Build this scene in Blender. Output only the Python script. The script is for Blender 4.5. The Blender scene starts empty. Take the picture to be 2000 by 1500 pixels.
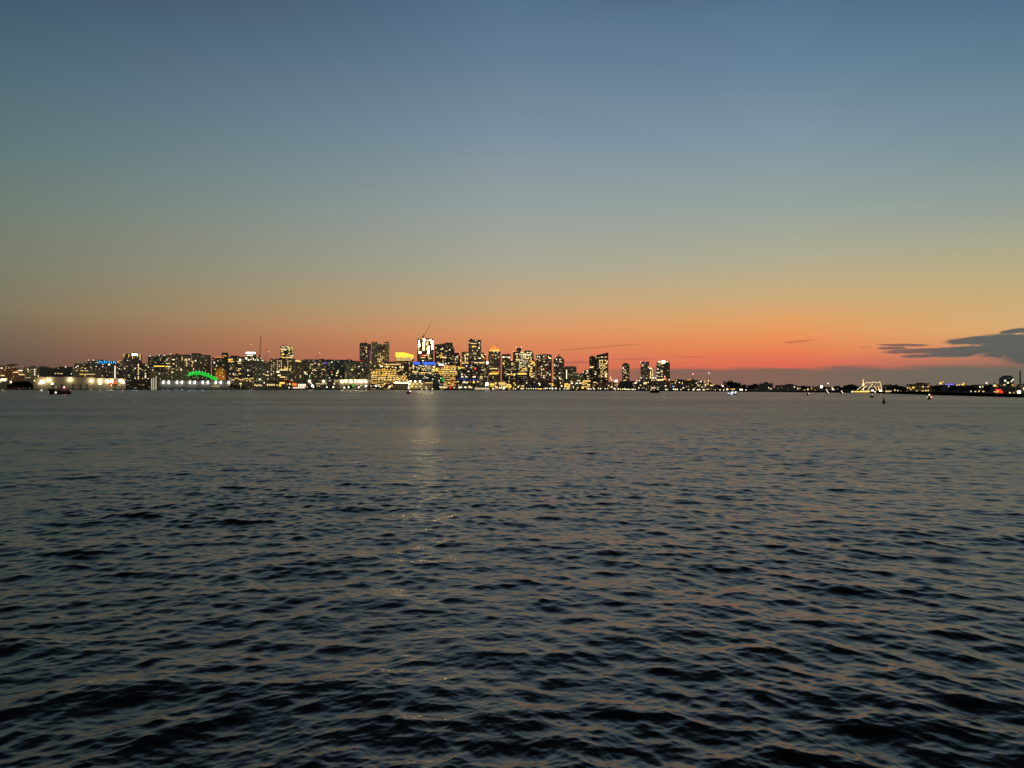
import bpy, bmesh, math, random
import numpy as np
from mathutils import Vector, Matrix
random.seed(7)
rng = np.random.default_rng(11)
sc = bpy.context.scene
COL = sc.collection

# ---------------------------------------------------------------- camera
CAMH = 7.0            # eye height above the water (ferry deck)
FPX = 1455.0          # focal length for a 2000 px wide frame
HORY = 757.0          # row of the true horizon
cam_d = bpy.data.cameras.new('camera')
cam_d.sensor_width = 36.0
cam_d.lens = FPX / 2000.0 * 36.0
cam_d.clip_start = 0.5
cam_d.clip_end = 80000
cam = bpy.data.objects.new('camera', cam_d)
COL.objects.link(cam)
cam.location = (0, 0, CAMH)
cam.rotation_euler = (math.radians(90) + math.atan((HORY - 750) / FPX), 0, 0)
sc.camera = cam

# ---------------------------------------------------------------- exposure
sc.view_settings.view_transform = 'Standard'
sc.view_settings.look = 'None'
sc.view_settings.exposure = 0.0
sc.view_settings.gamma = 1.0
sc.cycles.use_denoising = True
sc.cycles.sample_clamp_indirect = 3.0
sc.cycles.max_bounces = 5

def lin(c):
    r = []
    for v in c:
        v = v / 255.0
        r.append(v / 12.92 if v <= 0.04045 else ((v + 0.055) / 1.055) ** 2.4)
    return tuple(r)

# ---------------------------------------------------------------- sky
world = bpy.data.worlds.new('World')
sc.world = world
world.use_nodes = True
wt = world.node_tree
for n in list(wt.nodes):
    wt.nodes.remove(n)

class NB:
    """small helper that chains math nodes"""
    def __init__(self, tree): self.t = tree
    def new(self, kind, **kw):
        n = self.t.nodes.new(kind)
        for k, v in kw.items(): setattr(n, k, v)
        return n
    def set(self, sock, v):
        if isinstance(v, bpy.types.NodeSocket): self.t.links.new(v, sock)
        else: sock.default_value = v
    def m(self, op, a, b=None, c=None, clamp=False):
        n = self.new('ShaderNodeMath', operation=op, use_clamp=clamp)
        self.set(n.inputs[0], a)
        if b is not None: self.set(n.inputs[1], b)
        if c is not None: self.set(n.inputs[2], c)
        return n.outputs[0]
    def ss(self, x, lo, hi, o0=0.0, o1=1.0):
        n = self.new('ShaderNodeMapRange', interpolation_type='SMOOTHSTEP')
        self.set(n.inputs['Value'], x)
        n.inputs['From Min'].default_value = lo; n.inputs['From Max'].default_value = hi
        n.inputs['To Min'].default_value = o0; n.inputs['To Max'].default_value = o1
        return n.outputs['Result']
    def lerp(self, x, lo, hi, o0=0.0, o1=1.0):
        n = self.new('ShaderNodeMapRange')
        self.set(n.inputs['Value'], x)
        n.inputs['From Min'].default_value = lo; n.inputs['From Max'].default_value = hi
        n.inputs['To Min'].default_value = o0; n.inputs['To Max'].default_value = o1
        return n.outputs['Result']
    def mix(self, f, a, b, blend='MIX'):
        n = self.new('ShaderNodeMix', data_type='RGBA', blend_type=blend)
        self.set(n.inputs[0], f)
        for s, v in ((n.inputs[6], a), (n.inputs[7], b)):
            if isinstance(v, bpy.types.NodeSocket): self.t.links.new(v, s)
            else: s.default_value = (*v, 1) if len(v) == 3 else v
        return n.outputs[2]
    def ramp(self, f, stops, interp='LINEAR'):
        n = self.new('ShaderNodeValToRGB')
        cr = n.color_ramp; cr.interpolation = interp
        cr.elements[0].position = stops[0][0]; cr.elements[0].color = (*stops[0][1], 1)
        cr.elements[1].position = stops[-1][0]; cr.elements[1].color = (*stops[-1][1], 1)
        for p, c in stops[1:-1]:
            e = cr.elements.new(p); e.color = (*c, 1)
        self.set(n.inputs[0], f)
        return n.outputs[0]

def azel(px, py):
    """bearing and elevation (degrees) of a point of the sky"""
    x = (px - 1000) / FPX; z = (HORY - py) / FPX
    return math.degrees(math.atan(x)), math.degrees(math.atan(z / math.sqrt(1 + x * x)))

W = NB(wt)
tc = W.new('ShaderNodeTexCoord')
nrm = W.new('ShaderNodeVectorMath', operation='NORMALIZE')
wt.links.new(tc.outputs['Generated'], nrm.inputs[0])
sep = W.new('ShaderNodeSeparateXYZ')
wt.links.new(nrm.outputs[0], sep.inputs[0])
dx, dy, dz = sep.outputs
el = W.m('MULTIPLY', W.m('ARCSINE', dz), 57.29578)
az = W.m('MULTIPLY', W.m('ARCTAN2', dx, dy), 57.29578)
elf = W.m('DIVIDE', el, 60.0, clamp=True)

def sky_ramp(px, rows, top):
    st = []
    for py, c in rows:
        e = max(0.0, azel(px, py)[1]) / 60.0
        st.append((e, lin(c)))
    st.sort(key=lambda s: s[0])
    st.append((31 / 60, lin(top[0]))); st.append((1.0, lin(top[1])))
    return W.ramp(elf, st)

TOP = ((24, 30, 38), (10, 13, 17))  # sky above the frame darkened on purpose so near water reflects dark
rL = sky_ramp(0, [(757, (84, 72, 66)), (715, (98, 82, 72)), (680, (112, 94, 78)), (645, (121, 105, 84)), (600, (130, 119, 94)),
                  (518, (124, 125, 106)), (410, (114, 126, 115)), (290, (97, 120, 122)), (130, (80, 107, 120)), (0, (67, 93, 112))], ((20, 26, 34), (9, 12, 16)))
rC = sky_ramp(1000, [(757, (196, 106, 80)), (705, (214, 122, 88)), (665, (219, 140, 94)), (650, (219, 150, 100)), (604, (200, 164, 120)),
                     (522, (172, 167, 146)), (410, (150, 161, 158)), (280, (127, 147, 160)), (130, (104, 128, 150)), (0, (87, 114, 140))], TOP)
rR = sky_ramp(1540, [(757, (214, 96, 80)), (710, (224, 108, 84)), (690, (231, 124, 82)), (660, (234, 146, 88)), (624, (226, 163, 103)), (580, (204, 172, 124)),
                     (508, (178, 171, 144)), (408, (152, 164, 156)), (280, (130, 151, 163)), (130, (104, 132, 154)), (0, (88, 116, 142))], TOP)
rE = sky_ramp(1985, [(757, (150, 104, 88)), (715, (176, 112, 92)), (680, (214, 150, 104)), (640, (216, 172, 116)), (590, (203, 172, 122)),
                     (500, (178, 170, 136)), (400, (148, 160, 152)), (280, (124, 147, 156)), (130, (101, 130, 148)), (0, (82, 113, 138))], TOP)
aL, aC, aR, aE = azel(0, 757)[0], 0.0, azel(1540, 757)[0], azel(1985, 757)[0]
skyc = W.mix(W.lerp(az, aL, aC), rL, rC)
skyc = W.mix(W.lerp(az, aC, aR), skyc, rR)
skyc = W.mix(W.lerp(az, aR, aE), skyc, rE)

# thin high cloud and the grey bank lying on the horizon, all part of the sky at infinity
comb = W.new('ShaderNodeCombineXYZ')
W.set(comb.inputs[0], W.m('MULTIPLY', az, 0.35)); W.set(comb.inputs[1], W.m('MULTIPLY', el, 2.2))
nz = W.new('ShaderNodeTexNoise'); nz.inputs['Scale'].default_value = 1.0; nz.inputs['Detail'].default_value = 5
wt.links.new(comb.outputs[0], nz.inputs['Vector'])
nzv = W.m('SUBTRACT', nz.outputs[0], 0.5)
comb2 = W.new('ShaderNodeCombineXYZ')
W.set(comb2.inputs[0], W.m('MULTIPLY', az, 1.9)); W.set(comb2.inputs[1], W.m('MULTIPLY', el, 8.0)); comb2.inputs[2].default_value = 3.3
nz2 = W.new('ShaderNodeTexNoise'); nz2.inputs['Scale'].default_value = 1.0; nz2.inputs['Detail'].default_value = 8
wt.links.new(comb2.outputs[0], nz2.inputs['Vector'])
nzv2 = W.m('SUBTRACT', nz2.outputs[0], 0.5)

def ellipse(px, py, wpx, hpx, tilt=0.0, rough=1.0):
    a0, e0 = azel(px, py); a1 = azel(px + wpx, py)[0] - a0; e1 = azel(px, py - hpx)[1] - e0
    u = W.m('DIVIDE', W.m('SUBTRACT', az, a0), a1)
    v = W.m('SUBTRACT', el, W.m('ADD', e0, W.m('MULTIPLY', W.m('SUBTRACT', az, a0), tilt)))
    v = W.m('DIVIDE', W.m('ADD', v, W.m('MULTIPLY', nzv, 0.35 * rough)), e1)
    d = W.m('SUBTRACT', 1.0, W.m('SQRT', W.m('ADD', W.m('POWER', u, 2.0), W.m('POWER', v, 2.0))))
    return W.m('ADD', d, W.m('MULTIPLY', nzv2, 0.9 * rough))

# haze veil that dulls the red on the right just above the bank
veil = W.m('MULTIPLY', W.ss(az, 23, 33), W.m('SUBTRACT', 1.0, W.ss(el, 1.2, 3.0)))
skyc = W.mix(W.m('MULTIPLY', veil, 0.75), skyc, lin((160, 110, 95)))
# bank on the horizon
azb = W.ss(az, azel(1090, 757)[0], azel(1290, 757)[0])
bank_top = W.m('ADD', 1.40, W.m('MULTIPLY', nzv, 0.6))
bank = W.m('MULTIPLY', W.m('SUBTRACT', 1.0, W.ss(W.m('SUBTRACT', el, bank_top), -0.2, 0.24)), azb)
bankc = W.mix(W.ss(az, 14, 32), lin((126, 100, 88)), lin((106, 104, 92)))
skyc = W.mix(W.m('MULTIPLY', bank, 0.93), skyc, bankc)
# dark cloud at the right edge
cl = None
for e in [(2050, 675, 205, 31, 0.02, 0.6), (1895, 684, 125, 9.5, 0.012, 0.5), (1930, 663, 100, 10, 0.05, 0.55), (1800, 685, 92, 5.5, 0.012, 0.4), (1860, 692, 60, 7, 0.0, 0.5), (1765, 674, 58, 3.0, -0.03, 0.3),
          (1742, 680, 34, 3.4, -0.02, 0.3), (1798, 695.5, 46, 4.2, 0.0, 0.35), (1990, 646, 44, 6, 0.1, 0.5), (2100, 690, 200, 30, 0, 0.3)]:
    d = ellipse(*e)
    cl = d if cl is None else W.m('MAXIMUM', cl, d)
skyc = W.mix(W.m('MULTIPLY', W.ss(cl, -0.02, 0.30), 0.95), skyc, W.mix(W.ss(az, 25, 32), lin((134, 98, 90)), lin((86, 93, 91))))
# faint streaks
st = None
for e in [(1150, 680, 75, 2.2, 0.07, 0.35), (1215, 674, 60, 1.6, 0.05, 0.35), (1560, 667, 45, 2.6, 0.08, 0.5), (1120, 708, 60, 4.0, 0.02, 0.4), (1240, 701, 60, 2.0, 0.02, 0.4), (1350, 697, 50, 1.5, 0.0, 0.4), (1690, 678, 16, 1.4, 0.0, 0.4)]:
    d = ellipse(*e)
    st = d if st is None else W.m('MAXIMUM', st, d)
skyc = W.mix(W.m('MULTIPLY', W.ss(st, -0.05, 0.6), 0.42), skyc, lin((150, 92, 82)))
# sky away from the sunset only slightly dimmed, kept bright to light the facades
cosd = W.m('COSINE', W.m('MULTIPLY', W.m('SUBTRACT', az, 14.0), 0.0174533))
back_dim = W.ss(cosd, -0.4, 0.68, 0.9, 1.0)
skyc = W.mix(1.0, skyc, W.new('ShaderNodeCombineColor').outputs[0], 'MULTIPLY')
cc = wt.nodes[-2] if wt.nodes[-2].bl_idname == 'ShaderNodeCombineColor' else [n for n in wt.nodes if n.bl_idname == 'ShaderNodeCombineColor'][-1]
for i in range(3): W.set(cc.inputs[i], back_dim)
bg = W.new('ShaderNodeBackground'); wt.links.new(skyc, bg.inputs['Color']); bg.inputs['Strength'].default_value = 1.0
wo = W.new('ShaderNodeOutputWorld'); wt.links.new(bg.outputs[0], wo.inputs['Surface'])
# (the sun has set: no sun lamp)

# ---------------------------------------------------------------- materials
def principled(name, base, rough=0.6, metal=0.0, ior=1.45):
    m = bpy.data.materials.new(name); m.use_nodes = True
    b = m.node_tree.nodes['Principled BSDF']
    b.inputs['Base Color'].default_value = (*base, 1); b.inputs['Roughness'].default_value = rough
    b.inputs['Metallic'].default_value = metal; b.inputs['IOR'].default_value = ior
    return m, b

def noisy(name, base, var=0.35, scale=0.3, rough=0.7):
    m, b = principled(name, base, rough)
    N = NB(m.node_tree)
    t = N.new('ShaderNodeTexCoord'); n = N.new('ShaderNodeTexNoise'); n.inputs['Scale'].default_value = scale; n.inputs['Detail'].default_value = 6
    m.node_tree.links.new(t.outputs['Object'], n.inputs['Vector'])
    c = N.mix(n.outputs[0], tuple(v * (1 - var) for v in base), tuple(v * (1 + var) for v in base))
    m.node_tree.links.new(c, b.inputs['Base Color'])
    return m

def glow(name, col, strength):
    m = bpy.data.materials.new(name); m.use_nodes = True
    t = m.node_tree; t.nodes.clear()
    e = t.nodes.new('ShaderNodeEmission'); e.inputs[0].default_value = (*col, 1); e.inputs[1].default_value = strength
    o = t.nodes.new('ShaderNodeOutputMaterial'); t.links.new(e.outputs[0], o.inputs[0])
    return m

GLOW = {
    'w': glow('white_light', (1.0, 0.86, 0.58), 1.7),
    'p': glow('pale_light', (1.0, 0.72, 0.28), 1.25),
    'y': glow('yellow_light', (1.0, 0.60, 0.10), 1.5),
    'd': glow('dim_warm_light', (1.0, 0.70, 0.34), 0.24),
    'o': glow('orange_light', (1.0, 0.40, 0.07), 0.85),
    'r': glow('red_light', (1.0, 0.05, 0.03), 1.5),
    'b': glow('blue_light', (0.03, 0.10, 1.0), 0.6),
    'c': glow('cyan_light', (0.04, 0.50, 1.0), 2.2),
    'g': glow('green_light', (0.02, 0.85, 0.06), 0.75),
    'G': glow('pale_green_light', (0.35, 1.0, 0.35), 1),
    'v': glow('violet_light', (0.28, 0.20, 1.0), 0.9),
    'm': glow('mauve_light', (0.62, 0.24, 0.42), 0.3),
    'W': glow('flood_light', (1.0, 0.95, 0.86), 8.0),
    'Y': glow('amber_flood_light', (1.0, 0.76, 0.34), 12.0),
    'Z': glow('strong_amber_flood_light', (1.0, 0.76, 0.34), 30.0),
    'X': glow('tower_work_light', (1.0, 0.74, 0.30), 64.0),
    'u': glow('bluish_light', (0.80, 0.85, 1.0), 1.7),
}

def facade(name, base, lit=0.06, cw=4.2, ch=3.9, glass=(0.16, 0.135, 0.10), cols=((1, .66, .26), (1, .86, .6)), power=0.45, rough=0.55):
    """wall with a grid of dark panes, some of them lit rooms"""
    m, b = principled(name, base, rough)
    t = m.node_tree; N = NB(t)
    tcn = N.new('ShaderNodeTexCoord'); sp = N.new('ShaderNodeSeparateXYZ'); t.links.new(tcn.outputs['Object'], sp.inputs[0])
    oi = N.new('ShaderNodeObjectInfo')
    gx = N.m('DIVIDE', N.m('ADD', sp.outputs[0], sp.outputs[1]), cw); gz = N.m('DIVIDE', sp.outputs[2], ch)
    fx = N.m('FRACT', gx); fz = N.m('FRACT', gz)
    inx = N.m('MULTIPLY', N.m('GREATER_THAN', fx, 0.2), N.m('LESS_THAN', fx, 0.88))
    inz = N.m('MULTIPLY', N.m('GREATER_THAN', fz, 0.25), N.m('LESS_THAN', fz, 0.82))
    pane = N.m('MULTIPLY', inx, inz)
    cv = N.new('ShaderNodeCombineXYZ'); N.set(cv.inputs[0], N.m('FLOOR', gx)); N.set(cv.inputs[1], N.m('FLOOR', gz)); N.set(cv.inputs[2], N.m('MULTIPLY', oi.outputs['Random'], 77.0))
    wn = N.new('ShaderNodeTexWhiteNoise'); t.links.new(cv.outputs[0], wn.inputs['Vector'])
    # whole floors are busier than others
    cf = N.new('ShaderNodeCombineXYZ'); N.set(cf.inputs[1], N.m('FLOOR', gz)); N.set(cf.inputs[2], N.m('MULTIPLY', oi.outputs['Random'], 31.0)); N.set(cf.inputs[0], N.m('FLOOR', N.m('DIVIDE', gx, 5.0)))
    wf = N.new('ShaderNodeTexWhiteNoise'); t.links.new(cf.outputs[0], wf.inputs['Vector'])
    thr = N.m('MULTIPLY', N.m('POWER', wf.outputs['Value'], 2.0), lit * 3.0)
    on = N.m('MULTIPLY', N.m('LESS_THAN', wn.outputs['Value'], thr), pane)
    nz = N.new('ShaderNodeTexNoise'); nz.inputs['Scale'].default_value = 0.06; t.links.new(tcn.outputs['Object'], nz.inputs['Vector'])
    wall = N.mix(nz.outputs[0], tuple(v * .95 for v in base), tuple(min(.75, v * 1.55) for v in base))
    colr = N.mix(pane, wall, glass)
    t.links.new(colr, b.inputs['Base Color'])
    sepc = N.new('ShaderNodeSeparateColor'); t.links.new(wn.outputs['Color'], sepc.inputs[0])
    t.links.new(N.mix(sepc.outputs[1], cols[0], cols[1]), b.inputs['Emission Color'])
    t.links.new(N.m('MULTIPLY', on, N.m('MULTIPLY', power, N.m('ADD', 0.35, N.m('MULTIPLY', sepc.outputs[2], 1.3)))), b.inputs['Emission Strength'])
    t.links.new(N.m('ADD', N.m('MULTIPLY', pane, -0.35), rough), b.inputs['Roughness'])
    return m

FAC = {
    'dark': facade('dark_facade', (0.312, 0.256, 0.202), 0.07),
    'black': facade('black_facade', (0.164, 0.139, 0.119), 0.05),
    'brown': facade('brown_facade', (0.493, 0.357, 0.223), 0.07),
    'brick': facade('brick_facade', (0.559, 0.202, 0.119), 0.07),
    'tan': facade('tan_facade', (0.6, 0.558, 0.307), 0.08),
    'teal': facade('teal_glass_facade', (0.164, 0.248, 0.23), 0.06, glass=(0.012, 0.03, 0.034)),
    'office': facade('lit_office_facade', (0.23, 0.171, 0.112), 0.20, power=0.7),
    'amber': facade('amber_office_facade', (0.2, 0.15, 0.08), 0.5, cols=((1, .45, .07), (1, .68, .2)), power=1.2),
    'glass': facade('lit_glass_facade', (0.10, 0.11, 0.09), 0.34, cols=((1, .80, .42), (1, .95, .74)), power=0.75),
    'home': facade('apartment_facade', (0.329, 0.264, 0.216), 0.10, cw=5.0, ch=3.4),
}
for k_, m_ in GLOW.items():
    if k_ not in 'WYZX': m_.cycles.emission_sampling = 'NONE'
for m_ in FAC.values(): m_.cycles.emission_sampling = 'NONE'
M_WALL = noisy('cream_wall', (0.46, 0.40, 0.28), 0.2, 0.08)
M_GREYWALL = noisy('weathered_grey_wall', (0.16, 0.16, 0.14), 0.3, 0.1)
M_DARKROOF = noisy('dark_roof', (0.05, 0.045, 0.042), 0.3, 0.1)
M_STEEL = noisy('dark_steel', (0.06, 0.045, 0.04), 0.3, 1.0, 0.5)
M_PALE = noisy('pale_painted_metal', (0.6, 0.58, 0.52), 0.1, 1.0, 0.5)
M_HULL = noisy('black_hull_paint', (0.012, 0.012, 0.014), 0.3, 0.5, 0.4)
M_CABIN = noisy('grey_cabin_paint', (0.10, 0.10, 0.11), 0.2, 0.5, 0.5)
M_REDHULL = noisy('red_hull_paint', (0.22, 0.02, 0.025), 0.2, 0.5, 0.4)
M_GRAN = noisy('pale_granite', (0.5, 0.45, 0.36), 0.1, 0.3)
M_TENT = noisy('white_tent_fabric', (0.7, 0.72, 0.7), 0.08, 0.3)
M_LAND = noisy('dark_asphalt_and_earth', (0.035, 0.033, 0.03), 0.4, 0.02, 0.9)
M_QUAY = noisy('wet_stone', (0.03, 0.03, 0.028), 0.4, 0.2, 0.8)
M_BARK = noisy('bark', (0.05, 0.035, 0.025), 0.3, 2.0, 0.9)
M_LEAF = noisy('dark_leaves', (0.035, 0.05, 0.022), 0.5, 0.9, 0.7)
M_LEAF2 = noisy('olive_leaves', (0.055, 0.06, 0.028), 0.5, 0.9, 0.7)

# ---------------------------------------------------------------- helpers
def obj(name, bm_or_me, mat, parent=None, loc=(0, 0, 0)):
    if isinstance(bm_or_me, bmesh.types.BMesh):
        me = bpy.data.meshes.new(name); bmesh.ops.recalc_face_normals(bm_or_me, faces=bm_or_me.faces); bm_or_me.to_mesh(me); bm_or_me.free()
    else: me = bm_or_me
    if mat is not None:
        mats = mat if isinstance(mat, (list, tuple)) else [mat]
        if not me.materials:
            for m in mats: me.materials.append(m)
    o = bpy.data.objects.new(name, me); COL.objects.link(o); o.location = loc
    if parent is not None: o.parent = parent
    return o

def tag(o, label, cat, group=None):
    o['label'] = label; o['category'] = cat
    if group: o['group'] = group
    n = len(label.split())
    assert 4 <= n <= 16, (n, label)
    return o

def thing(name, label, cat, loc=(0, 0, 0), rz=0.0, group=None):
    o = bpy.data.objects.new(name, None); COL.objects.link(o)
    o.empty_display_size = 1.0; o.location = loc; o.rotation_euler = (0, 0, rz)
    return tag(o, label, cat, group)

def add_box(bm, x0, x1, y0, y1, z0, z1):
    v = [bm.verts.new(p) for p in ((x0, y0, z0), (x1, y0, z0), (x1, y1, z0), (x0, y1, z0), (x0, y0, z1), (x1, y0, z1), (x1, y1, z1), (x0, y1, z1))]
    for f in ((0, 1, 5, 4), (1, 2, 6, 5), (2, 3, 7, 6), (3, 0, 4, 7), (4, 5, 6, 7), (3, 2, 1, 0)):
        bm.faces.new([v[i] for i in f])

def add_prism(bm, pts, y0, y1):
    """pts: outline in x,z; pushed back from y0 to y1"""
    a = [bm.verts.new((x, y0, z)) for x, z in pts]; b = [bm.verts.new((x, y1, z)) for x, z in pts]
    bm.faces.new(a); bm.faces.new(list(reversed(b)))
    n = len(pts)
    for i in range(n): bm.faces.new((a[i], b[i], b[(i + 1) % n], a[(i + 1) % n]))

def add_tube(bm, p, q, r0, r1=None, n=6):
    r1 = r0 if r1 is None else r1
    p = Vector(p); q = Vector(q); d = (q - p).normalized()
    u = d.orthogonal().normalized(); w = d.cross(u)
    A, B = [], []
    for i in range(n):
        t = 2 * math.pi * i / n; e = u * math.cos(t) + w * math.sin(t)
        A.append(bm.verts.new(p + e * r0)); B.append(bm.verts.new(q + e * r1))
    for i in range(n): bm.faces.new((A[i], A[(i + 1) % n], B[(i + 1) % n], B[i]))
    bm.faces.new(list(reversed(A))); bm.faces.new(B)

def add_ball(bm, c, r, sub=1, scale=(1, 1, 1)):
    res = bmesh.ops.create_icosphere(bm, subdivisions=sub, radius=r)
    for v in res['verts']: v.co = Vector(c) + Vector((v.co.x * scale[0], v.co.y * scale[1], v.co.z * scale[2]))

class Frame:
    """a spot on the shore: bearing of column pc at distance D; gives metres in a frame that faces the harbour"""
    def __init__(s, pc, D):
        s.pc, s.D = pc, D
        s.a = math.atan((pc - 1000) / FPX)
        s.loc = (D * math.tan(s.a), D, 0.0); s.rz = -s.a
        s.sx = D * math.cos(s.a) / FPX; s.sz = D / FPX
    def x(s, px): return (px - s.pc) * s.sx
    def z(s, py): return CAMH + (HORY - py) * s.sz

LAND = 2.4
def base_mesh_cube(name, mat):
    bm = bmesh.new(); add_box(bm, -.5, .5, -.5, .5, -.5, .5)
    me = bpy.data.meshes.new(name); bmesh.ops.recalc_face_normals(bm, faces=bm.faces); bm.to_mesh(me); bm.free(); me.materials.append(mat)
    return me
WIN = {k: base_mesh_cube('window_pane_' + k, m) for k, m in GLOW.items()}

def window(F, parent, px, py, w, h, c, name='window', y=-0.12, dy=0.5):
    o = bpy.data.objects.new(name, WIN[c]); COL.objects.link(o); o.parent = parent
    o.location = (F.x(px), y, F.z(py)); o.scale = (w * F.sx * 0.9, dy, h * F.sz * 0.85)
    return o

def building(name, label, cat, prof, D, fac, depth=32.0, lit=(), rnd=None, unit=0, red=(), group=None, ground=None, pc=None):
    """prof: (x0, x1, ytop) or list of outline points above the ground, in photo pixels turned into metres at distance D"""
    if len(prof) == 3 and not isinstance(prof[0], (tuple, list)):
        x0, x1, yt = prof; pts = [(x0, yt), (x1, yt)]
    else: pts = list(prof)
    x0, x1 = min(p[0] for p in pts), max(p[0] for p in pts); yt = min(p[1] for p in pts)
    F = Frame((x0 + x1) / 2 if pc is None else pc, D)
    t = thing(name, label, cat, F.loc, F.rz, group)
    zb = LAND - 0.6 if ground is None else ground
    bm = bmesh.new()
    add_prism(bm, [(F.x(x0), zb)] + [(F.x(px), F.z(py)) for px, py in pts] + [(F.x(x1), zb)], 0, depth)
    obj('wall', bm, FAC[fac] if isinstance(fac, str) else fac, t)
    R = random.Random(hash(label) % 9999 if False else sum(ord(c) for c in label))
    # roof plant
    for k in range(unit):
        w = (x1 - x0) * R.uniform(.12, .3); cx = R.uniform(x0 + w, x1 - w) if x1 - x0 > 2 * w else (x0 + x1) / 2
        ytop = yt
        for (ax, ay), (bx, by) in zip(pts, pts[1:]):
            if bx > ax and ax <= cx <= bx: ytop = ay + (by - ay) * (cx - ax) / (bx - ax)
        bm = bmesh.new(); zt = F.z(ytop)
        add_box(bm, F.x(cx - w / 2), F.x(cx + w / 2), depth * .25, depth * .7, zt - 0.5, zt + F.sz * R.uniform(1.0, 2.4))
        obj('rooftop_unit', bm, M_DARKROOF, t)
    for (px, py) in red:
        bm = bmesh.new(); add_tube(bm, (F.x(px), 2.0, F.z(py + 2.5)), (F.x(px), 2.0, F.z(py)), 0.12)
        add_ball(bm, (F.x(px), 2.0, F.z(py)), 0.65 * F.sz); obj('warning_light', bm, GLOW['r'], t)
    n = 0
    for L in lit:
        px, py, w, h, c = L
        if c == 'X' and h > 4:
            m = int(h / 2.6)
            for q in range(m):
                window(F, t, px + R.uniform(-.3, .3), py - h / 2 + h * (q + .5) / m, w * R.uniform(.55, 1), 1.7, 'X'); n += 1
            continue
        window(F, t, px, py, w, h, c); n += 1
    if rnd:
        for cnt, cols, (a, b, c0, c1), (wmin, wmax), rowp in rnd:
            floors = max(1, int((c1 - c0) / 2.5))
            used = set(); rowphase = [R.random() for _ in range(floors + 1)]
            for k in range(cnt):
                if n >= 98: break
                for _try in range(12):
                    fl = R.randint(0, floors)
                    if R.random() < rowp and rowphase[fl] < 0.55: continue
                    cell = int(R.uniform(a, b) / 2.4)
                    if (fl, cell) in used: continue
                    used.add((fl, cell))
                    w = R.uniform(wmin, wmax)
                    px = min(max(cell * 2.4 + 1.2, a + w / 2), b - w / 2)
                    py = min(c0 + fl * 2.5 + 0.8, c1)
                    window(F, t, px, py, w, R.uniform(0.95, 1.5), R.choice(cols)); n += 1
                    break
    t['_'] = 0; del t['_']
    return t, F

# ---------------------------------------------------------------- land
shore = [(-4000, 2700), (-1500, 2600), (-300, 2520), (0, 2480), (400, 2440), (700, 2330), (830, 2050), (1000, 1850), (1200, 1600), (1400, 1320), (1540, 1140), (1740, 880), (1880, 735), (1960, 620), (2040, 520), (2400, 380), (3400, 330), (5200, 320)]
def shore_D(px):
    for (a, d0), (b, d1) in zip(shore, shore[1:]):
        if a <= px <= b: return d0 + (d1 - d0) * (px - a) / (b - a)
    return shore[-1][1]
bm = bmesh.new()
SP = []
for k in range(len(shore) - 1):
    for s in range(8):
        px = shore[k][0] + (shore[k + 1][0] - shore[k][0]) * s / 8.0
        D = shore_D(px) + random.uniform(-9, 9)
        SP.append(((px - 1000) / FPX * D, D))
far = [(x * 9, 14000 + abs(x) * 0.2) if abs(x) < 8000 else (x * 3, 14000) for x, y in SP]
lo = [bm.verts.new((x, y, -1.5)) for x, y in SP]; hi = [bm.verts.new((x, y + 1.2, LAND - .25)) for x, y in SP]
bk = [bm.verts.new((x, y + 60, LAND)) for x, y in SP]; fr = [bm.verts.new((x, y, LAND)) for x, y in far]
for i in range(len(SP) - 1):
    for A, B in ((lo, hi), (hi, bk), (bk, fr)):
        bm.faces.new((A[i], A[i + 1], B[i + 1], B[i]))
g = obj('ground', bm, M_LAND); g['kind'] = 'structure'

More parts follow.
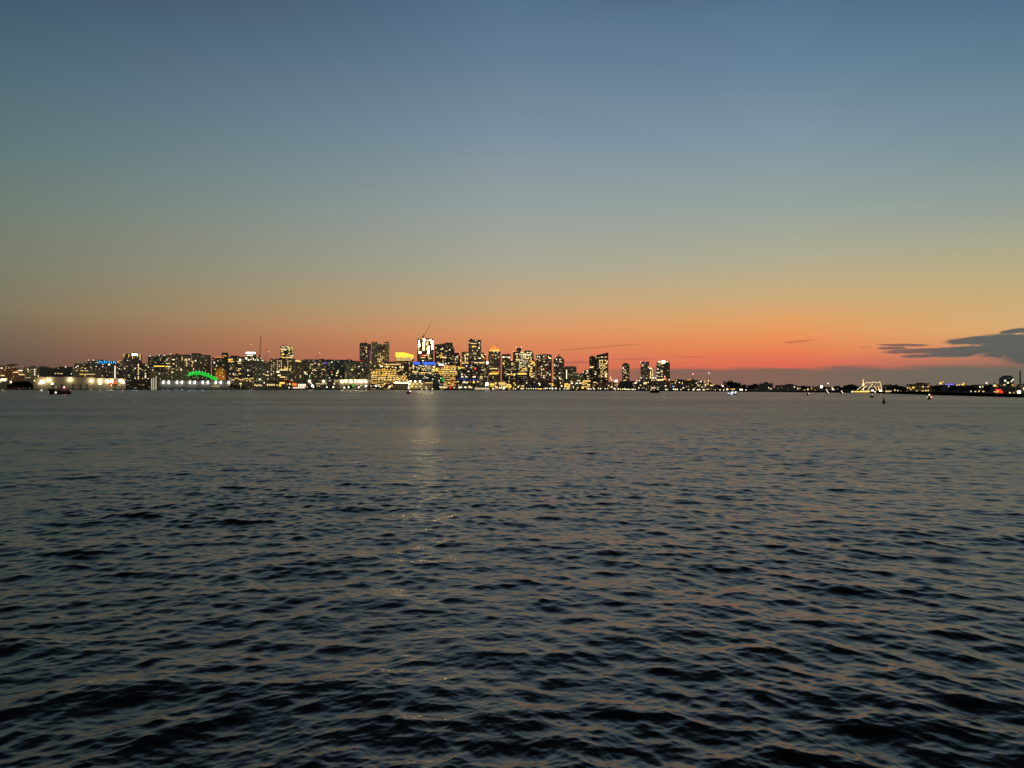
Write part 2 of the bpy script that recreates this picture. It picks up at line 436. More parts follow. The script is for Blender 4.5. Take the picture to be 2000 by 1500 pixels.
# ---------------------------------------------------------------- water
def water_sheet():
    fine = np.arange(-0.74, 0.7401, 0.00155)
    side = np.concatenate([np.linspace(-math.pi, -0.76, 90), fine, np.linspace(0.76, math.pi, 90)])
    r = [0.5, 2.0, 4.0, 6.0]
    x = 8.0
    while x < 22000:
        r.append(x)
        if x < 70: x *= 1.0027
        elif x < 500: x *= 1.0028
        elif x < 1000: x *= 1.0045
        elif x < 2000: x *= 1.012
        else: x *= 1.06
    r = np.array(r); dr = np.gradient(r)
    A, Rr = np.meshgrid(side, r)                # rows: rings
    X = (Rr * np.sin(A)).astype(np.float32); Y = (Rr * np.cos(A)).astype(np.float32)
    Z = np.zeros_like(X); HX = np.zeros_like(X); HY = np.zeros_like(X)
    # spectrum of short wind chop with two crossing systems
    rg = np.random.default_rng(5)
    wl_all = np.exp(np.linspace(math.log(0.11), math.log(11.0), 270)) * rg.uniform(0.97, 1.03, 270)
    inner = (np.abs(side) < 0.745)
    ci = np.where(inner)[0]; c0, c1 = ci[0], ci[-1] + 1
    az_w = 0.5 + 0.5 * np.tanh(side[None, :] / 0.25)            # 0 left .. 1 right
    gust = None
    mss_left = np.zeros(len(r)); tot = 0.0
    for wl in wl_all:
        k = 2 * math.pi / wl
        # slope per component
        s = 0.0059 * (1.0 + 1.3 * math.exp(-((math.log(wl / 1.6)) / 0.7) ** 2))
        if wl > 4: s *= (4 / wl) ** 0.5
        if wl < 0.9: s *= 2.2
        spread = 0.62
        right = rg.random() < 0.5
        th0 = math.radians(90 + (24 if right else -24))
        th = th0 + rg.normal() * spread
        # heading of travel: towards the camera
        kx, ky = k * math.cos(th), -k * math.sin(th)
        ph = rg.uniform(0, 2 * math.pi)
        lim = np.clip((wl / (2.0 * dr) - 1.0) / 0.6, 0, 1)       # rings that can carry this wave
        mss_left += (1 - lim ** 2) * s * s / 2; tot += s * s / 2
        rows = np.where(lim > 0)[0]
        rows = rows[r[rows] < 1400]
        if len(rows) == 0: continue
        r0, r1 = rows[0], rows[-1] + 1
        a = s / k
        xs = X[r0:r1, c0:c1]; ys = Y[r0:r1, c0:c1]
        wgt = (0.45 + 1.1 * (az_w if right else 1 - az_w))[:, c0:c1] * lim[r0:r1, None]
        wgt = (wgt * a).astype(np.float32)
        p = (kx * xs + ky * ys + ph).astype(np.float32)
        # slow grouping of the crests
        g2 = 1 + 0.45 * np.sin(0.23 * kx * xs - 0.19 * ky * ys + ph * 1.7, dtype=np.float32)
        sn = np.sin(p) * g2
        Z[r0:r1, c0:c1] += wgt * sn
        cs = np.cos(p) * wgt * g2 * 1.3
        HX[r0:r1, c0:c1] += cs * (kx / k); HY[r0:r1, c0:c1] += cs * (ky / k)
    # gusts: patches of livelier and calmer water
    G = np.zeros_like(X)
    for q in range(14):
        wl = rg.uniform(12, 70); th = rg.uniform(0, 6.28); k = 2 * math.pi / wl
        G += np.sin(k * math.cos(th) * X * .6 + k * math.sin(th) * Y + rg.uniform(0, 6.28)).astype(np.float32)
    G = np.clip(1.0 + 0.07 * G, 0.6, 1.4)
    G *= (1.2 - 0.42 * np.clip((np.sqrt(X * X + Y * Y) - 16) / 45, 0, 1)).astype(np.float32)   # steeper near, calmer beyond: shaped to darken the near water
    Z *= G; HX *= G; HY *= G
    X += HX; Y += HY
    nr, nc = X.shape
    co = np.stack([X, Y, Z], -1).reshape(-1, 3).astype(np.float32)
    idx = np.arange(nr * nc, dtype=np.int32).reshape(nr, nc)
    q = np.stack([idx[:-1, :-1], idx[:-1, 1:], idx[1:, 1:], idx[1:, :-1]], -1).reshape(-1, 4)
    q = q[:, ::-1]
    me = bpy.data.meshes.new('water')
    me.vertices.add(len(co)); me.vertices.foreach_set('co', co.ravel())
    me.loops.add(q.size); me.loops.foreach_set('vertex_index', q.ravel().astype(np.int32))
    me.polygons.add(len(q)); me.polygons.foreach_set('loop_start', np.arange(0, q.size, 4, dtype=np.int32))
    me.polygons.foreach_set('use_smooth', np.ones(len(q), dtype=bool))
    me.update(calc_edges=True)
    at = me.attributes.new('fine_slope', 'FLOAT', 'POINT')      # slope variance of the waves shorter than the mesh
    v = np.repeat((mss_left)[:, None], nc, 1)
    v[:, :c0] = tot; v[:, c1:] = tot
    at.data.foreach_set('value', v.astype(np.float32).ravel())
    open('/tmp/w.txt','w').write(str(tot)); print('water verts', len(co), 'mss', tot)
    return me

mw, bw = principled('sea_water', (0.002, 0.0042, 0.005), 0.08, 0.0, 1.85)
t = mw.node_tree; N = NB(t)
bw.inputs['Specular Tint'].default_value = (0.96, 1.0, 0.93, 1)
at = N.new('ShaderNodeAttribute'); at.attribute_name = 'fine_slope'
tcw = N.new('ShaderNodeTexCoord')
mp = N.new('ShaderNodeMapping'); mp.inputs['Scale'].default_value = (0.006, 0.022, 1); t.links.new(tcw.outputs['Object'], mp.inputs['Vector'])
gn = N.new('ShaderNodeTexNoise'); gn.inputs['Scale'].default_value = 1.0; gn.inputs['Detail'].default_value = 4; t.links.new(mp.outputs[0], gn.inputs['Vector'])
mp3 = N.new('ShaderNodeMapping'); mp3.inputs['Scale'].default_value = (0.0012, 0.0042, 1); t.links.new(tcw.outputs['Object'], mp3.inputs['Vector'])
gn2 = N.new('ShaderNodeTexNoise'); gn2.inputs['Scale'].default_value = 1.0; gn2.inputs['Detail'].default_value = 5; t.links.new(mp3.outputs[0], gn2.inputs['Vector'])
gustf = N.m('ADD', N.lerp(gn.outputs[0], 0.3, 0.7, 0.0, 1.0), N.lerp(gn2.outputs[0], 0.35, 0.65, 0.1, 1.6))             # cat's-paws: rougher and smoother patches
var = N.m('ADD', N.m('MULTIPLY', N.m('MULTIPLY', at.outputs['Fac'], 0.19), gustf), 0.0009)
alpha = N.m('SQRT', N.m('MULTIPLY', var, 2.0))
t.links.new(N.m('SQRT', alpha, clamp=True), bw.inputs['Roughness'])
# capillary ripples
r1 = N.new('ShaderNodeTexNoise'); r1.inputs['Scale'].default_value = 5.0; r1.inputs['Detail'].default_value = 2; r1.inputs['Roughness'].default_value = 0.45
mp2 = N.new('ShaderNodeMapping'); mp2.inputs['Scale'].default_value = (0.7, 1.35, 1); t.links.new(tcw.outputs['Object'], mp2.inputs['Vector']); t.links.new(mp2.outputs[0], r1.inputs['Vector'])
bp = N.new('ShaderNodeBump'); bp.inputs['Strength'].default_value = 1.0; bp.inputs['Distance'].default_value = 0.008
r2 = N.new('ShaderNodeTexNoise'); r2.inputs['Scale'].default_value = 1.7; r2.inputs['Detail'].default_value = 3; t.links.new(mp2.outputs[0], r2.inputs['Vector'])
t.links.new(N.m('ADD', r1.outputs[0], N.m('MULTIPLY', r2.outputs[0], 1.6)), bp.inputs['Height']); t.links.new(bp.outputs[0], bw.inputs['Normal'])
wob = obj('water', water_sheet(), mw); wob['kind'] = 'structure'

# ---------------------------------------------------------------- skyline: left waterfront
def B(*a, **k): return building(*a, **k)
rl = random.Random(3)

B('brick_building', 'low red brick block with bright window strips at the far left of the shore', 'building',
  [(-12, 714), (9, 714), (9, 717), (11, 717), (11, 712), (29, 712), (29, 720), (50, 720)], 2520, 'brick', 40,
  [(3, 719, 4, 2, 'w'), (31, 727, 12, 2, 'p'), (40, 723.4, 10, 2, 'w'), (42, 731.4, 13, 2, 'p'), (50, 720, 2, 2, 'w'), (50, 728, 1.5, 2, 'p'), (10, 724, 2, 1.5, 'o'), (2, 729, 2, 1.4, 'd'), (5, 733.5, 8, 2.2, 'p'), (42, 727.5, 2, 1.4, 'o')],
  [(10, 'ddr', (-10, 48, 715, 740), (1.4, 2.5), 0)], 2)
B('office_block', 'olive grey block with one lit column of square windows next to the red brick block', 'building',
  (48, 101, 717), 2540, 'tan', 40,
  [(67.6, y, 3, 1.5, 'w') for y in (721.6, 725.2, 728.8, 732.3, 736)] + [(55, 722, 2.2, 2.2, 'w'), (55, 726, 2, 2, 'p'), (50, 735, 2, 1.2, 'd')],
  [(6, 'dp', (50, 64, 720, 738), (1.2, 2), 0)], 3)
B('warehouse', 'long low pale warehouse with a dark flat roof behind the floodlit terminal', 'warehouse',
  (78, 142, 719), 2560, M_GREYWALL, 60,
  [(108, 729.5, 2.5, 1.6, 'p'), (113, 729.3, 3, 1.6, 'p'), (117.5, 729.5, 2, 1.6, 'p'), (121, 729.7, 2.5, 1.6, 'p'), (140, 730, 3, 2, 'w'), (114, 719, 1.3, 1.3, 'p')], None, 2)
B('office_block', 'dark rooftop storey rising behind the long pale warehouse', 'building', (114, 142, 716), 2650, 'black', 20, [(128, 716.6, 2.4, 2, 'w')])
B('warehouse', 'yellow lit two storey hall with a glowing window band behind the terminal', 'warehouse',
  (140, 199, 721.5), 2550, M_WALL, 50,
  [(158, 731, 5, 1.6, 'y')] + [(162 + 3.2 * k, 731, 2.4, 1.5, rl.choice('ypp')) for k in range(8)] + [(160, 724.3, 6, 1.2, 'y'), (167, 723.8, 3, 1.6, 'p'), (171, 724.3, 2, 1.8, 'p'), (150, 723.8, 3, 1.4, 'p'), (166, 734, 2.4, 1.4, 'p'), (200, 733.8, 2, 2, 'p')])
B('office_block', 'dark low office with scattered white lights left of the blue rooftop sign', 'office building',
  (145, 174, 710), 2750, 'dark', 40, [(152, 715, 2.4, 1.8, 'w'), (148.5, 717.5, 2, 2, 'w'), (161, 717.6, 1.6, 1.4, 'p'), (166.5, 719.8, 2.2, 1.8, 'w')], [(8, 'dp', (147, 172, 712, 722), (1.2, 2), 0)], 2)

# the block with the blue lettered strip
t, F = B('sign_building', 'dark office block carrying a strip of glowing blue letters on its roof', 'office building',
  (171, 240, 704.5), 2780, 'dark', 40,
  [(173, 703.9, 2, 1.6, 'w'), (182.5, 703.9, 2.2, 1.6, 'w'), (230.5, 706.3, 5, 3.6, 'o'), (234.5, 704, 2, 1.6, 'p'), (213, 712, 4, 3, 'w'), (201, 711.6, 1.6, 1.6, 'w'), (200.5, 716, 2, 1.6, 'w'), (188, 715.8, 2, 1.6, 'w'), (233, 720, 2, 1.6, 'w'), (244, 720.5, 1.6, 1.6, 'w')],
  [(14, 'dp', (174, 238, 712, 734), (1.2, 2), 0)], 1)
bm = bmesh.new(); add_box(bm, F.x(189.5), F.x(227.5), -0.9, -0.3, F.z(710.0), F.z(704.6))
sg = obj('sign', bm, principled('sign_backing_blue', (0.02, 0.08, 0.14), .5)[0], t)
for k, px in enumerate((191.3, 195.2, 199.6, 204.2, 208.8, 213.6, 218, 222.2, 225.8)):
    bm = bmesh.new(); h0, h1 = F.z(709.6), F.z(705.0); w = 1.0 * F.sx
    add_box(bm, F.x(px) - w, F.x(px) - w * .3, -1.6, -1.1, h0, h1)
    if k % 2: add_box(bm, F.x(px) - w * .3, F.x(px) + w, -1.6, -1.1, h1 - (h1 - h0) * .28, h1)
    if k % 3 != 1: add_box(bm, F.x(px) - w * .3, F.x(px) + w * .8, -1.6, -1.1, h0, h0 + (h1 - h0) * .28)
    else: add_box(bm, F.x(px) - w * .3, F.x(px) + w, -1.6, -1.1, (h0 + h1) / 2 - .5, (h0 + h1) / 2 + .8)
    obj('letter', bm, GLOW['c'], sg)

# ---- cruise terminal with floodlit walls
F = Frame(162, 2500)
t = thing('terminal_building', 'long low ferry terminal with floodlit cream walls and red awning', 'terminal', F.loc, F.rz)
bm = bmesh.new(); add_box(bm, F.x(68), F.x(186), 0, 40, 1.8, F.z(736.4)); obj('wall', bm, M_WALL, t)
bm = bmesh.new(); add_box(bm, F.x(186), F.x(248), -3, 40, 1.8, F.z(738.5)); obj('wall', bm, M_WALL, t)
bm = bmesh.new(); add_box(bm, F.x(67), F.x(187), -0.6, 41, F.z(736.4), F.z(735.4)); add_box(bm, F.x(185.6), F.x(249), -3.6, 41, F.z(738.5), F.z(737.3)); obj('roof', bm, M_DARKROOF, t)
bm = bmesh.new(); add_box(bm, F.x(212), F.x(227.5), -5.2, -3.02, F.z(749.8), F.z(748.2)); obj('awning', bm, GLOW['r'], t)
bm = bmesh.new(); add_box(bm, F.x(222), F.x(229), -3.6, -3.02, F.z(746.2), F.z(742.6)); obj('sign', bm, glow('coral_sign_light', (1, .22, .1), 1.1), t)
for px in (104, 121, 143, 157, 170):
    bm = bmesh.new(); add_box(bm, F.x(px - 2.2), F.x(px + 2.2), -0.12, 0.1, 2.4, F.z(750)); obj('door', bm, M_GREYWALL, t)
FL = bpy.data.lights.new('flood', 'POINT'); FL.energy = 12000; FL.color = (1, .80, .48); FL.shadow_soft_size = 1.6
for px, py, yy in ((97, 742, 0), (137, 741, 0), (178.5, 743, 0), (196, 742.5, -3), (211, 744, -3), (219, 743.5, -3), (239, 744, -3), (84, 745, 0)):
    bm = bmesh.new(); add_ball(bm, (0, 0, 0), 1.5, 1, (1.25, .7, 1)); add_tube(bm, (0, 2.2, 0.6), (0, 0, 0.2), .2)
    o = obj('floodlight', bm, GLOW['W'], t, (F.x(px), yy - 2.3, F.z(py)))
    lo_ = bpy.data.objects.new('floodlight_beam', FL); COL.objects.link(lo_); lo_.parent = t; lo_.location = (F.x(px), yy - 5.0, F.z(py + .5))
for px, py, w, h, c in ((85, 747.5, 6, 4.5, 'W'), (80, 750, 8, 1.6, 'w'), (103, 749.5, 3.5, 3, 'Y'), (70, 744, 3, 3, 'p'), (77, 735, 1.6, 5, 'p'), (195.5, 749.5, 7, 4, 'w'), (218, 752.5, 3, 4.5, 'p'), (243, 746, 4, 4, 'W'), (236, 742.5, 5, 3, 'W'), (208, 742.5, 3.5, 3, 'Y')):
    window(F, t, px, py, w, h, c, 'window', -0.4 if px < 186 else -3.4)
F = Frame(8, 2440)
t = thing('guardhouse', 'small glaring yellow lit shed beside the dark shore trees at far left', 'shed', F.loc, F.rz)
bm = bmesh.new(); add_box(bm, F.x(-2), F.x(14), 0, 9, 1.8, F.z(744.5)); obj('wall', bm, M_WALL, t)
bm = bmesh.new(); add_box(bm, F.x(-3), F.x(15), -1, 10, F.z(744.5), F.z(743.6)); obj('roof', bm, M_DARKROOF, t)
for px, py, w, h, c in ((6.5, 742.2, 11, 4.5, 'Y'), (1, 746, 3, 2, 'p'), (21.5, 746, 2.6, 3.4, 'Y'), (12, 740, 5, 2, 'p')):
    window(F, t, px, py, w, h, c, 'lamp')

F = Frame(224.5, 2520)
t = thing('lit_mast', 'slim white glowing mast standing right of the blue letters', 'mast', F.loc, F.rz)
bm = bmesh.new(); add_tube(bm, (0, 0, 2), (0, 0, F.z(738.5)), .9, .9, 8); obj('base', bm, M_STEEL, t)
bm = bmesh.new(); add_tube(bm, (0, 0, F.z(738.5)), (0, 0, F.z(714.6)), 1.7, 1.5, 8); obj('lit_shaft', bm, glow('mast_lit_glow', (1, .9, .66), 1.3), t)  # light on the shaft put in as its own glow

t, F = B('office_tower', 'mid rise block with glowing vertical fins and a glaring white roof light', 'office building',
  [(240, 692.5), (247, 692.5), (247, 690.5), (277, 690.5)], 2800, 'dark', 35,
  [(241.8, 694.5, 1.2, 7, 'y'), (251.5, 694.5, 1.2, 7, 'y'), (259, 698, 1.2, 6, 'y'), (273.5, 697, 1.4, 14, 'p'), (249, 704, 1.6, 1.6, 'w'), (269, 694, 1.2, 8, 'p'), (262.7, 692.5, 11, 4.2, 'W'), (243.5, 720.3, 1.6, 1.8, 'w')],
  [(10, 'dp', (242, 275, 702, 735), (1.2, 2), 0)], 1, red=[(277.6, 690.4)])
B('apartment_block', 'dark apartment block with one bright vertical column of stairwell lights', 'apartment building',
  (263, 296, 710), 2640, 'black', 35,
  [(270.2, y, 2.6, h, 'p') for y, h in ((713, 5), (718, 3), (722.5, 2.6), (727, 3.2), (731, 2.6), (736.5, 3.5), (740, 2.4))] + [(264, 719.5, 2.4, 2.2, 'w'), (273, 720, 2.6, 1.8, 'p'), (285, 713.4, 2.2, 2, 'w'), (289.7, 717, 2, 2, 'w'), (284, 736, 2.4, 6, 'w'), (289.5, 739.5, 2, 1.6, 'w'), (264, 738.8, 2, 2, 'w'), (278.5, 739, 1.8, 2, 'p'), (284, 729.5, 2.6, 1.6, 'w')],
  [(10, 'dp', (265, 294, 714, 744), (1.2, 2), 0)], 1)
B('glass_tower', 'dark blue glass slab with a lit podium line left of the curved roof block', 'office building',
  [(289, 697), (300, 695.6), (325.5, 694.2)], 2850, 'teal', 40,
  [(293, 695.4, 2, 1.8, 'w'), (311, 693.8, 2, 1.8, 'w'), (321, 694, 2.2, 1.6, 'w'), (308, 703, 2, 1.6, 'd'), (294, 711, 2.4, 2.2, 'w'), (311, 715.2, 24, 2.2, 'y'), (299, 722.5, 2, 5, 'o'), (297.7, 724, 2, 2.4, 'w')],
  [(16, 'dpo', (290, 324, 700, 740), (1.2, 2.2), .2)], 1)
B('office_tower', 'brown office slab with red roof beacons left of the curved roof block', 'office building',
  [(324, 694), (333, 692.6), (353, 691.6)], 2830, 'brown', 40,
  [(326, 703, 2, 2.2, 'w'), (322.4, 706, 2, 1.6, 'p'), (339, 702.3, 4.5, 2, 'w'), (339, 710.5, 4, 2, 'p'), (328, 710, 9, 1.4, 'p'), (331, 716.4, 5, 1.8, 'w'), (340, 717, 6, 2, 'w'), (326, 716, 6, 2.2, 'y'), (344, 718, 2.4, 2, 'p'), (350, 718, 2.2, 2, 'w'), (333, 691.6, 2, 1.5, 'w')],
  [(14, 'dp', (325, 351, 700, 740), (1.2, 2.2), .3)], 1, red=[(342, 690.6), (351, 689.8)])
arc = [(353 + 59 * k / 10, 693.5 - 1.6 * math.sin(math.pi * k / 10)) for k in range(11)]
B('office_block', 'broad brown block with a gently curved roof above the green lit tent', 'office building',
  arc, 2800, 'brown', 60,
  [(355.8, 700.3, 1.6, 6, 'p'), (361.5, 703.5, 1.6, 4, 'p'), (364.7, 708, 1.2, 18, 'p'), (369.4, 702.3, 2.2, 2.8, 'w'), (375, 706, 5, 1.2, 'p'), (376.5, 708, 1.2, 6, 'p'), (375, 714, 1.4, 5, 'p'), (381.7, 705, 2.6, 2.4, 'w'), (378, 721, 1.4, 5, 'p'), (413, 709, 2, 4, 'd'), (369, 710, 2, 2.6, 'd')],
  [(14, 'dp', (355, 410, 700, 726), (1.2, 2.4), .2)], 2)
# blocks below
B('office_block', 'low brown waterside block with warm ceiling lights under the curved roof block', 'building',
  (293, 372, 724), 2600, 'brown', 40,
  [(311.5, 730, 2, 1.8, 'w'), (336.5, 726.8, 4, 3, 'p'), (354, 722.4, 2.4, 2.4, 'w'), (326, 728.5, 1.5, 4, 'd'), (354, 728, 1, 7, 'd'), (302, 733, 2, 1.4, 'd')],
  [(14, 'dd', (300, 370, 727, 742), (1.6, 4), .3)], 3)
B('office_block', 'olive block with a lit office floor between the glass slab and curved roof', 'building',
  (322, 366, 717.5), 2700, 'tan', 40, [(325 + 4.1 * k, 720.6, 3, 1.2, rl.choice('pdd')) for k in range(8)] + [(346, 723, 5, 1.2, 'p')], None, 1)

# green lit concert tent: a scalloped shell over masts
F = Frame(398, 2560)
t = thing('concert_tent', 'arched white tent pavilion glowing bright green over the quay', 'tent', F.loc, F.rz)
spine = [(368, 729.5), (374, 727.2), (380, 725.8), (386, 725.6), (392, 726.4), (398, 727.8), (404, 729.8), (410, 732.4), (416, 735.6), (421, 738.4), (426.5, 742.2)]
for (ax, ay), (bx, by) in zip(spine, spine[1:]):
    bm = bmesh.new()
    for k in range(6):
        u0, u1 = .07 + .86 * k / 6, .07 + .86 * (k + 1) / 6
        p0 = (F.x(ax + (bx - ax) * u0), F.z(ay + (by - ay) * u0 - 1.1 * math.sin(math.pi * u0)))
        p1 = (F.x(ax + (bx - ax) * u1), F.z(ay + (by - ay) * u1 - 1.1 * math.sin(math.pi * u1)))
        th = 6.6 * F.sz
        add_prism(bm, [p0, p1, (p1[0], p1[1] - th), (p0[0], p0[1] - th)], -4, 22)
    obj('canopy', bm, GLOW['g'], t)  # green light on the fabric put in as the canopy's own glow
for (ax, ay) in spine[:-1]:
    window(F, t, ax + 3, ay - .3, 2.2, 1.6, 'G', 'string_light', -4.2)
    bm = bmesh.new(); add_tube(bm, (F.x(ax + 2), -3.2, F.z(ay + 4)), (F.x(ax + 2), -3.2, 2.0), .35); obj('mast', bm, M_PALE, t)
for px in (384, 400): window(F, t, px, 733.5, 1.6, 6, 'g', 'window', -2.5)

arc = [(419.5 + 22 * k / 12, 733 - 16.5 * math.sin(math.pi * (0.06 + 0.88 * k / 12)) ** 0.55) for k in range(13)]
t, F = B('round_building', 'rounded tower washed in amber light right of the green tent', 'building',
  arc, 2640, noisy('amber_washed_brick', (0.42, 0.22, 0.07), .35, .06), 26,  # amber wash light also put into the wall's base colour
  [(420, 721, 2.2, 2, 'p'), (435, 721.7, 2, 1.8, 'p'), (423, 729.5, 2, 1.5, 'y'), (434, 729, 2.2, 1.6, 'y'), (430, 733.5, 2, 1.6, 'y'), (436, 736, 2, 1.8, 'p')],
  None)
LL = bpy.data.lights.new('amber_wash', 'POINT'); LL.energy = 3500; LL.color = (1, .55, .16); LL.shadow_soft_size = 2.0
for px, py in ((425, 738), (436, 738), (430, 726)):
    bm = bmesh.new(); add_ball(bm, (0, 0, 0), .8); o = obj('wash_lamp', bm, GLOW['o'], t, (F.x(px), -7.5, F.z(py)))
    l = bpy.data.objects.new('wash_light', LL); COL.objects.link(l); l.parent = t; l.location = (F.x(px), -10, F.z(py))

B('office_block', 'dark block with a red and gold lit roof terrace', 'office building',
  [(414, 698.5), (433, 698.5), (433, 688.5), (446, 688.5), (446, 700)], 2760, 'black', 30,
  [(428, 697.7, 19, 1.6, 'o'), (437, 694.5, 3, 2.4, 'o'), (440.5, 694.7, 1.6, 3, 'p'), (420, 699.4, 2, 1.6, 'r'), (448, 696, 2, 1.8, 'r'), (425.5, 705, 2, 2, 'p'), (418.5, 708.4, 2.6, 3.4, 'w'), (423, 714.3, 2.2, 2, 'w')],
  [(6, 'dp', (416, 440, 702, 724), (1.2, 2), 0)])
B('office_tower', 'dark office slab with two gold lit top floors', 'office building',
  (438, 478, 696.5), 2780, 'dark', 36,
  [(443, 702, 3.5, 3, 'p'), (448, 702.6, 5, 4, 'y'), (453, 702, 3, 3.4, 'p'), (449, 706.2, 18, 1.6, 'y'), (466.5, 706, 8, 1.6, 'p'), (469, 702.8, 4.6, 5, 'w'), (468, 709.5, 8, 1.6, 'p'), (441, 709.6, 2, 1.6, 'd'), (468.5, 720.3, 8, 1.6, 'p'), (466, 724, 4, 1.6, 'y'), (469, 730, 7, 1.6, 'y'), (444, 730, 2, 2, 'p'), (448.5, 730, 1.6, 2, 'p'), (456, 730, 2, 2, 'w'), (451, 718, 2, 1.6, 'd'), (475, 713, 2, 1.8, 'w'), (484, 723.3, 2, 3, 'w'), (484, 733.4, 4, 2, 'p')],
  [(24, 'ddp', (440, 476, 710, 742), (1.4, 3), .4)], 2, red=[(470.5, 696)])
B('office_tower', 'dark purple block crowned by a bright white ring of light', 'office building',
  [(471, 700), (480, 700), (480, 687.6), (499.5, 687.6), (499.5, 696.5), (514, 700)], 2740, 'dark', 34,
  [(489.5, 689.4, 20, 3.2, 'W'), (488, 694, 14, 2, 'w'), (481, 700, 4, 4.5, 'w'), (485.5, 703, 3.4, 3, 'w'), (490, 702, 3, 2, 'p'), (495, 701.3, 2.4, 2.6, 'w'), (499, 703, 2.2, 2, 'w'), (503.6, 702.8, 2.6, 2.4, 'w'), (512.5, 703.8, 2.6, 2.4, 'w'), (502, 699.5, 1.6, 1.4, 'w'), (509.6, 699.6, 1.8, 1.6, 'w'), (492, 699, 1.8, 1.4, 'w'), (484, 723.3, 2, 3, 'w'), (485, 733, 3.4, 1.6, 'w')],
  [(8, 'dd', (473, 497, 708, 740), (1.2, 2), 0)])
B('office_block', 'plain tan block with few lights under the tall dark boom', 'building',
  [(499, 707), (526, 707)], 2600, 'tan', 34,
  [(523, 726, 2.2, 2, 'w'), (515, 730.5, 2, 2, 'p'), (520, 732.6, 3, 2, 'p'), (523.5, 733, 2, 2, 'w'), (507.5, 741, 4.5, 3, 'w'), (523, 740, 2, 2, 'p')], None, 2)

F = Frame(508, 2900)
t = thing('tower_crane', 'thin dark crane boom raised almost upright above the tan block', 'crane', F.loc, F.rz)
bm = bmesh.new(); add_tube(bm, (F.x(507.4), 0, 2), (F.x(507.4), 0, F.z(690)), 1.3, 1.3, 4); obj('mast', bm, M_STEEL, t)
bm = bmesh.new(); add_tube(bm, (F.x(507.2), 0, F.z(695)), (F.x(509.3), 0, F.z(656)), 1.9, 1.2, 4); obj('jib', bm, M_STEEL, t)
bm = bmesh.new(); add_box(bm, F.x(506), F.x(508.6), -2, 2, F.z(699), F.z(693.5)); obj('cab', bm, M_STEEL, t)
F = Frame(520, 2880)
t = thing('tower_crane', 'small leaning crane with a white tip light right of the tall dark boom', 'crane', F.loc, F.rz)
bm = bmesh.new(); add_tube(bm, (F.x(517.6), 0, 2), (F.x(517.6), 0, F.z(699)), 1.1, 1.1, 4); obj('mast', bm, M_STEEL, t)
bm = bmesh.new(); add_tube(bm, (F.x(517.6), 0, F.z(700)), (F.x(524.8), 0, F.z(687.5)), .9, .6, 4); obj('jib', bm, M_STEEL, t)
bm = bmesh.new(); add_ball(bm, (F.x(525), 0, F.z(686.8)), 2.1); obj('tip_light', bm, GLOW['p'], t)
F = Frame(490, 2950)
t = thing('antenna_mast', 'hair thin mast with a pale beacon left of the tall dark boom', 'mast', F.loc, F.rz)
bm = bmesh.new(); add_tube(bm, (F.x(490), 0, 2), (F.x(490), 0, F.z(674)), .6, .3, 5); obj('pole', bm, M_STEEL, t)
bm = bmesh.new(); add_ball(bm, (F.x(490), 0, F.z(673)), 1.9); obj('beacon', bm, GLOW['p'], t)
F = Frame(622, 2900)
t = thing('tower_crane', 'small leaning crane with a white tip light above the dark glass blocks', 'crane', F.loc, F.rz)
bm = bmesh.new(); add_tube(bm, (F.x(617.6), 0, 2), (F.x(617.6), 0, F.z(699)), 1.1, 1.1, 4); obj('mast', bm, M_STEEL, t)
bm = bmesh.new(); add_tube(bm, (F.x(617.6), 0, F.z(700)), (F.x(623.4), 0, F.z(690)), .9, .6, 4); obj('jib', bm, M_STEEL, t)
bm = bmesh.new(); add_ball(bm, (F.x(623.8), 0, F.z(689.2)), 2.0); obj('tip_light', bm, GLOW['p'], t)

B('glass_tower', 'square tower glittering with lit glass rising alone behind the wide hotel', 'tower',
  [(547.6, 676), (552, 675.2), (573.2, 675.2)], 3000, 'glass', 40,
  [(562, 677, 3, 2.4, 'p'), (570.5, 678, 2, 2.6, 'p'), (552, 677, 2.4, 1.6, 'p'), (554, 683.4, 12, 1.8, 'p'), (565.5, 681.5, 2, 6, 'p'), (551, 687, 5, 1.6, 'y'), (565, 690, 4, 2, 'p'), (569.5, 695, 7, 2, 'p'), (553, 691.3, 5, 1.6, 'p'), (557, 698.6, 14, 1.6, 'y'), (569, 698.4, 8, 1.8, 'p')],
  [(36, 'pppyd', (548.5, 572.5, 677, 699), (1.2, 3.4), .3)], 2)
B('hotel', 'wide hotel block with a grid of small yellow windows under the glittering tower', 'hotel',
  (526, 577, 700.8), 2620, 'brown', 36,
  [(x, 705 + 3.6 * r, 1.5, 1.7, 'p') for r in range(6) for x in (530.5, 535, 541.5, 545.5, 549.5, 556, 562, 568) if rl.random() < .68] + [(554, 722.4, 18, 2.4, 'p'), (566, 722, 1.5, 6, 'p'), (559, 719, 7, 2, 'y'), (543, 726.5, 6, 3, 'w'), (545, 733, 6, 2, 'w'), (552, 736.4, 12, 2.2, 'p'), (530, 731, 1.6, 5, 'p'), (534.5, 726, 2, 1.8, 'p')],
  [(16, 'dpy', (528, 576, 704, 734), (1.2, 1.8), .2)], 3)
B('office_block', 'narrow brown block with a pale lit stepped crown right of the hotel', 'office building',
  [(572, 708), (572, 704.5), (576, 704.5), (589, 704.5), (589, 708), (593, 712)], 2640, 'brown', 34,
  [(573.5, 707.3, 5, 2.4, 'p'), (580, 704.9, 10, 3, 'p'), (585.5, 706, 6, 2, 'y'), (574.5, 733, 2, 2.4, 'p'), (587, 735, 1.5, 5, 'p'), (576.5, 737, 2, 4, 'y')],
  [(8, 'dd', (574, 590, 712, 738), (1.2, 2), 0)])
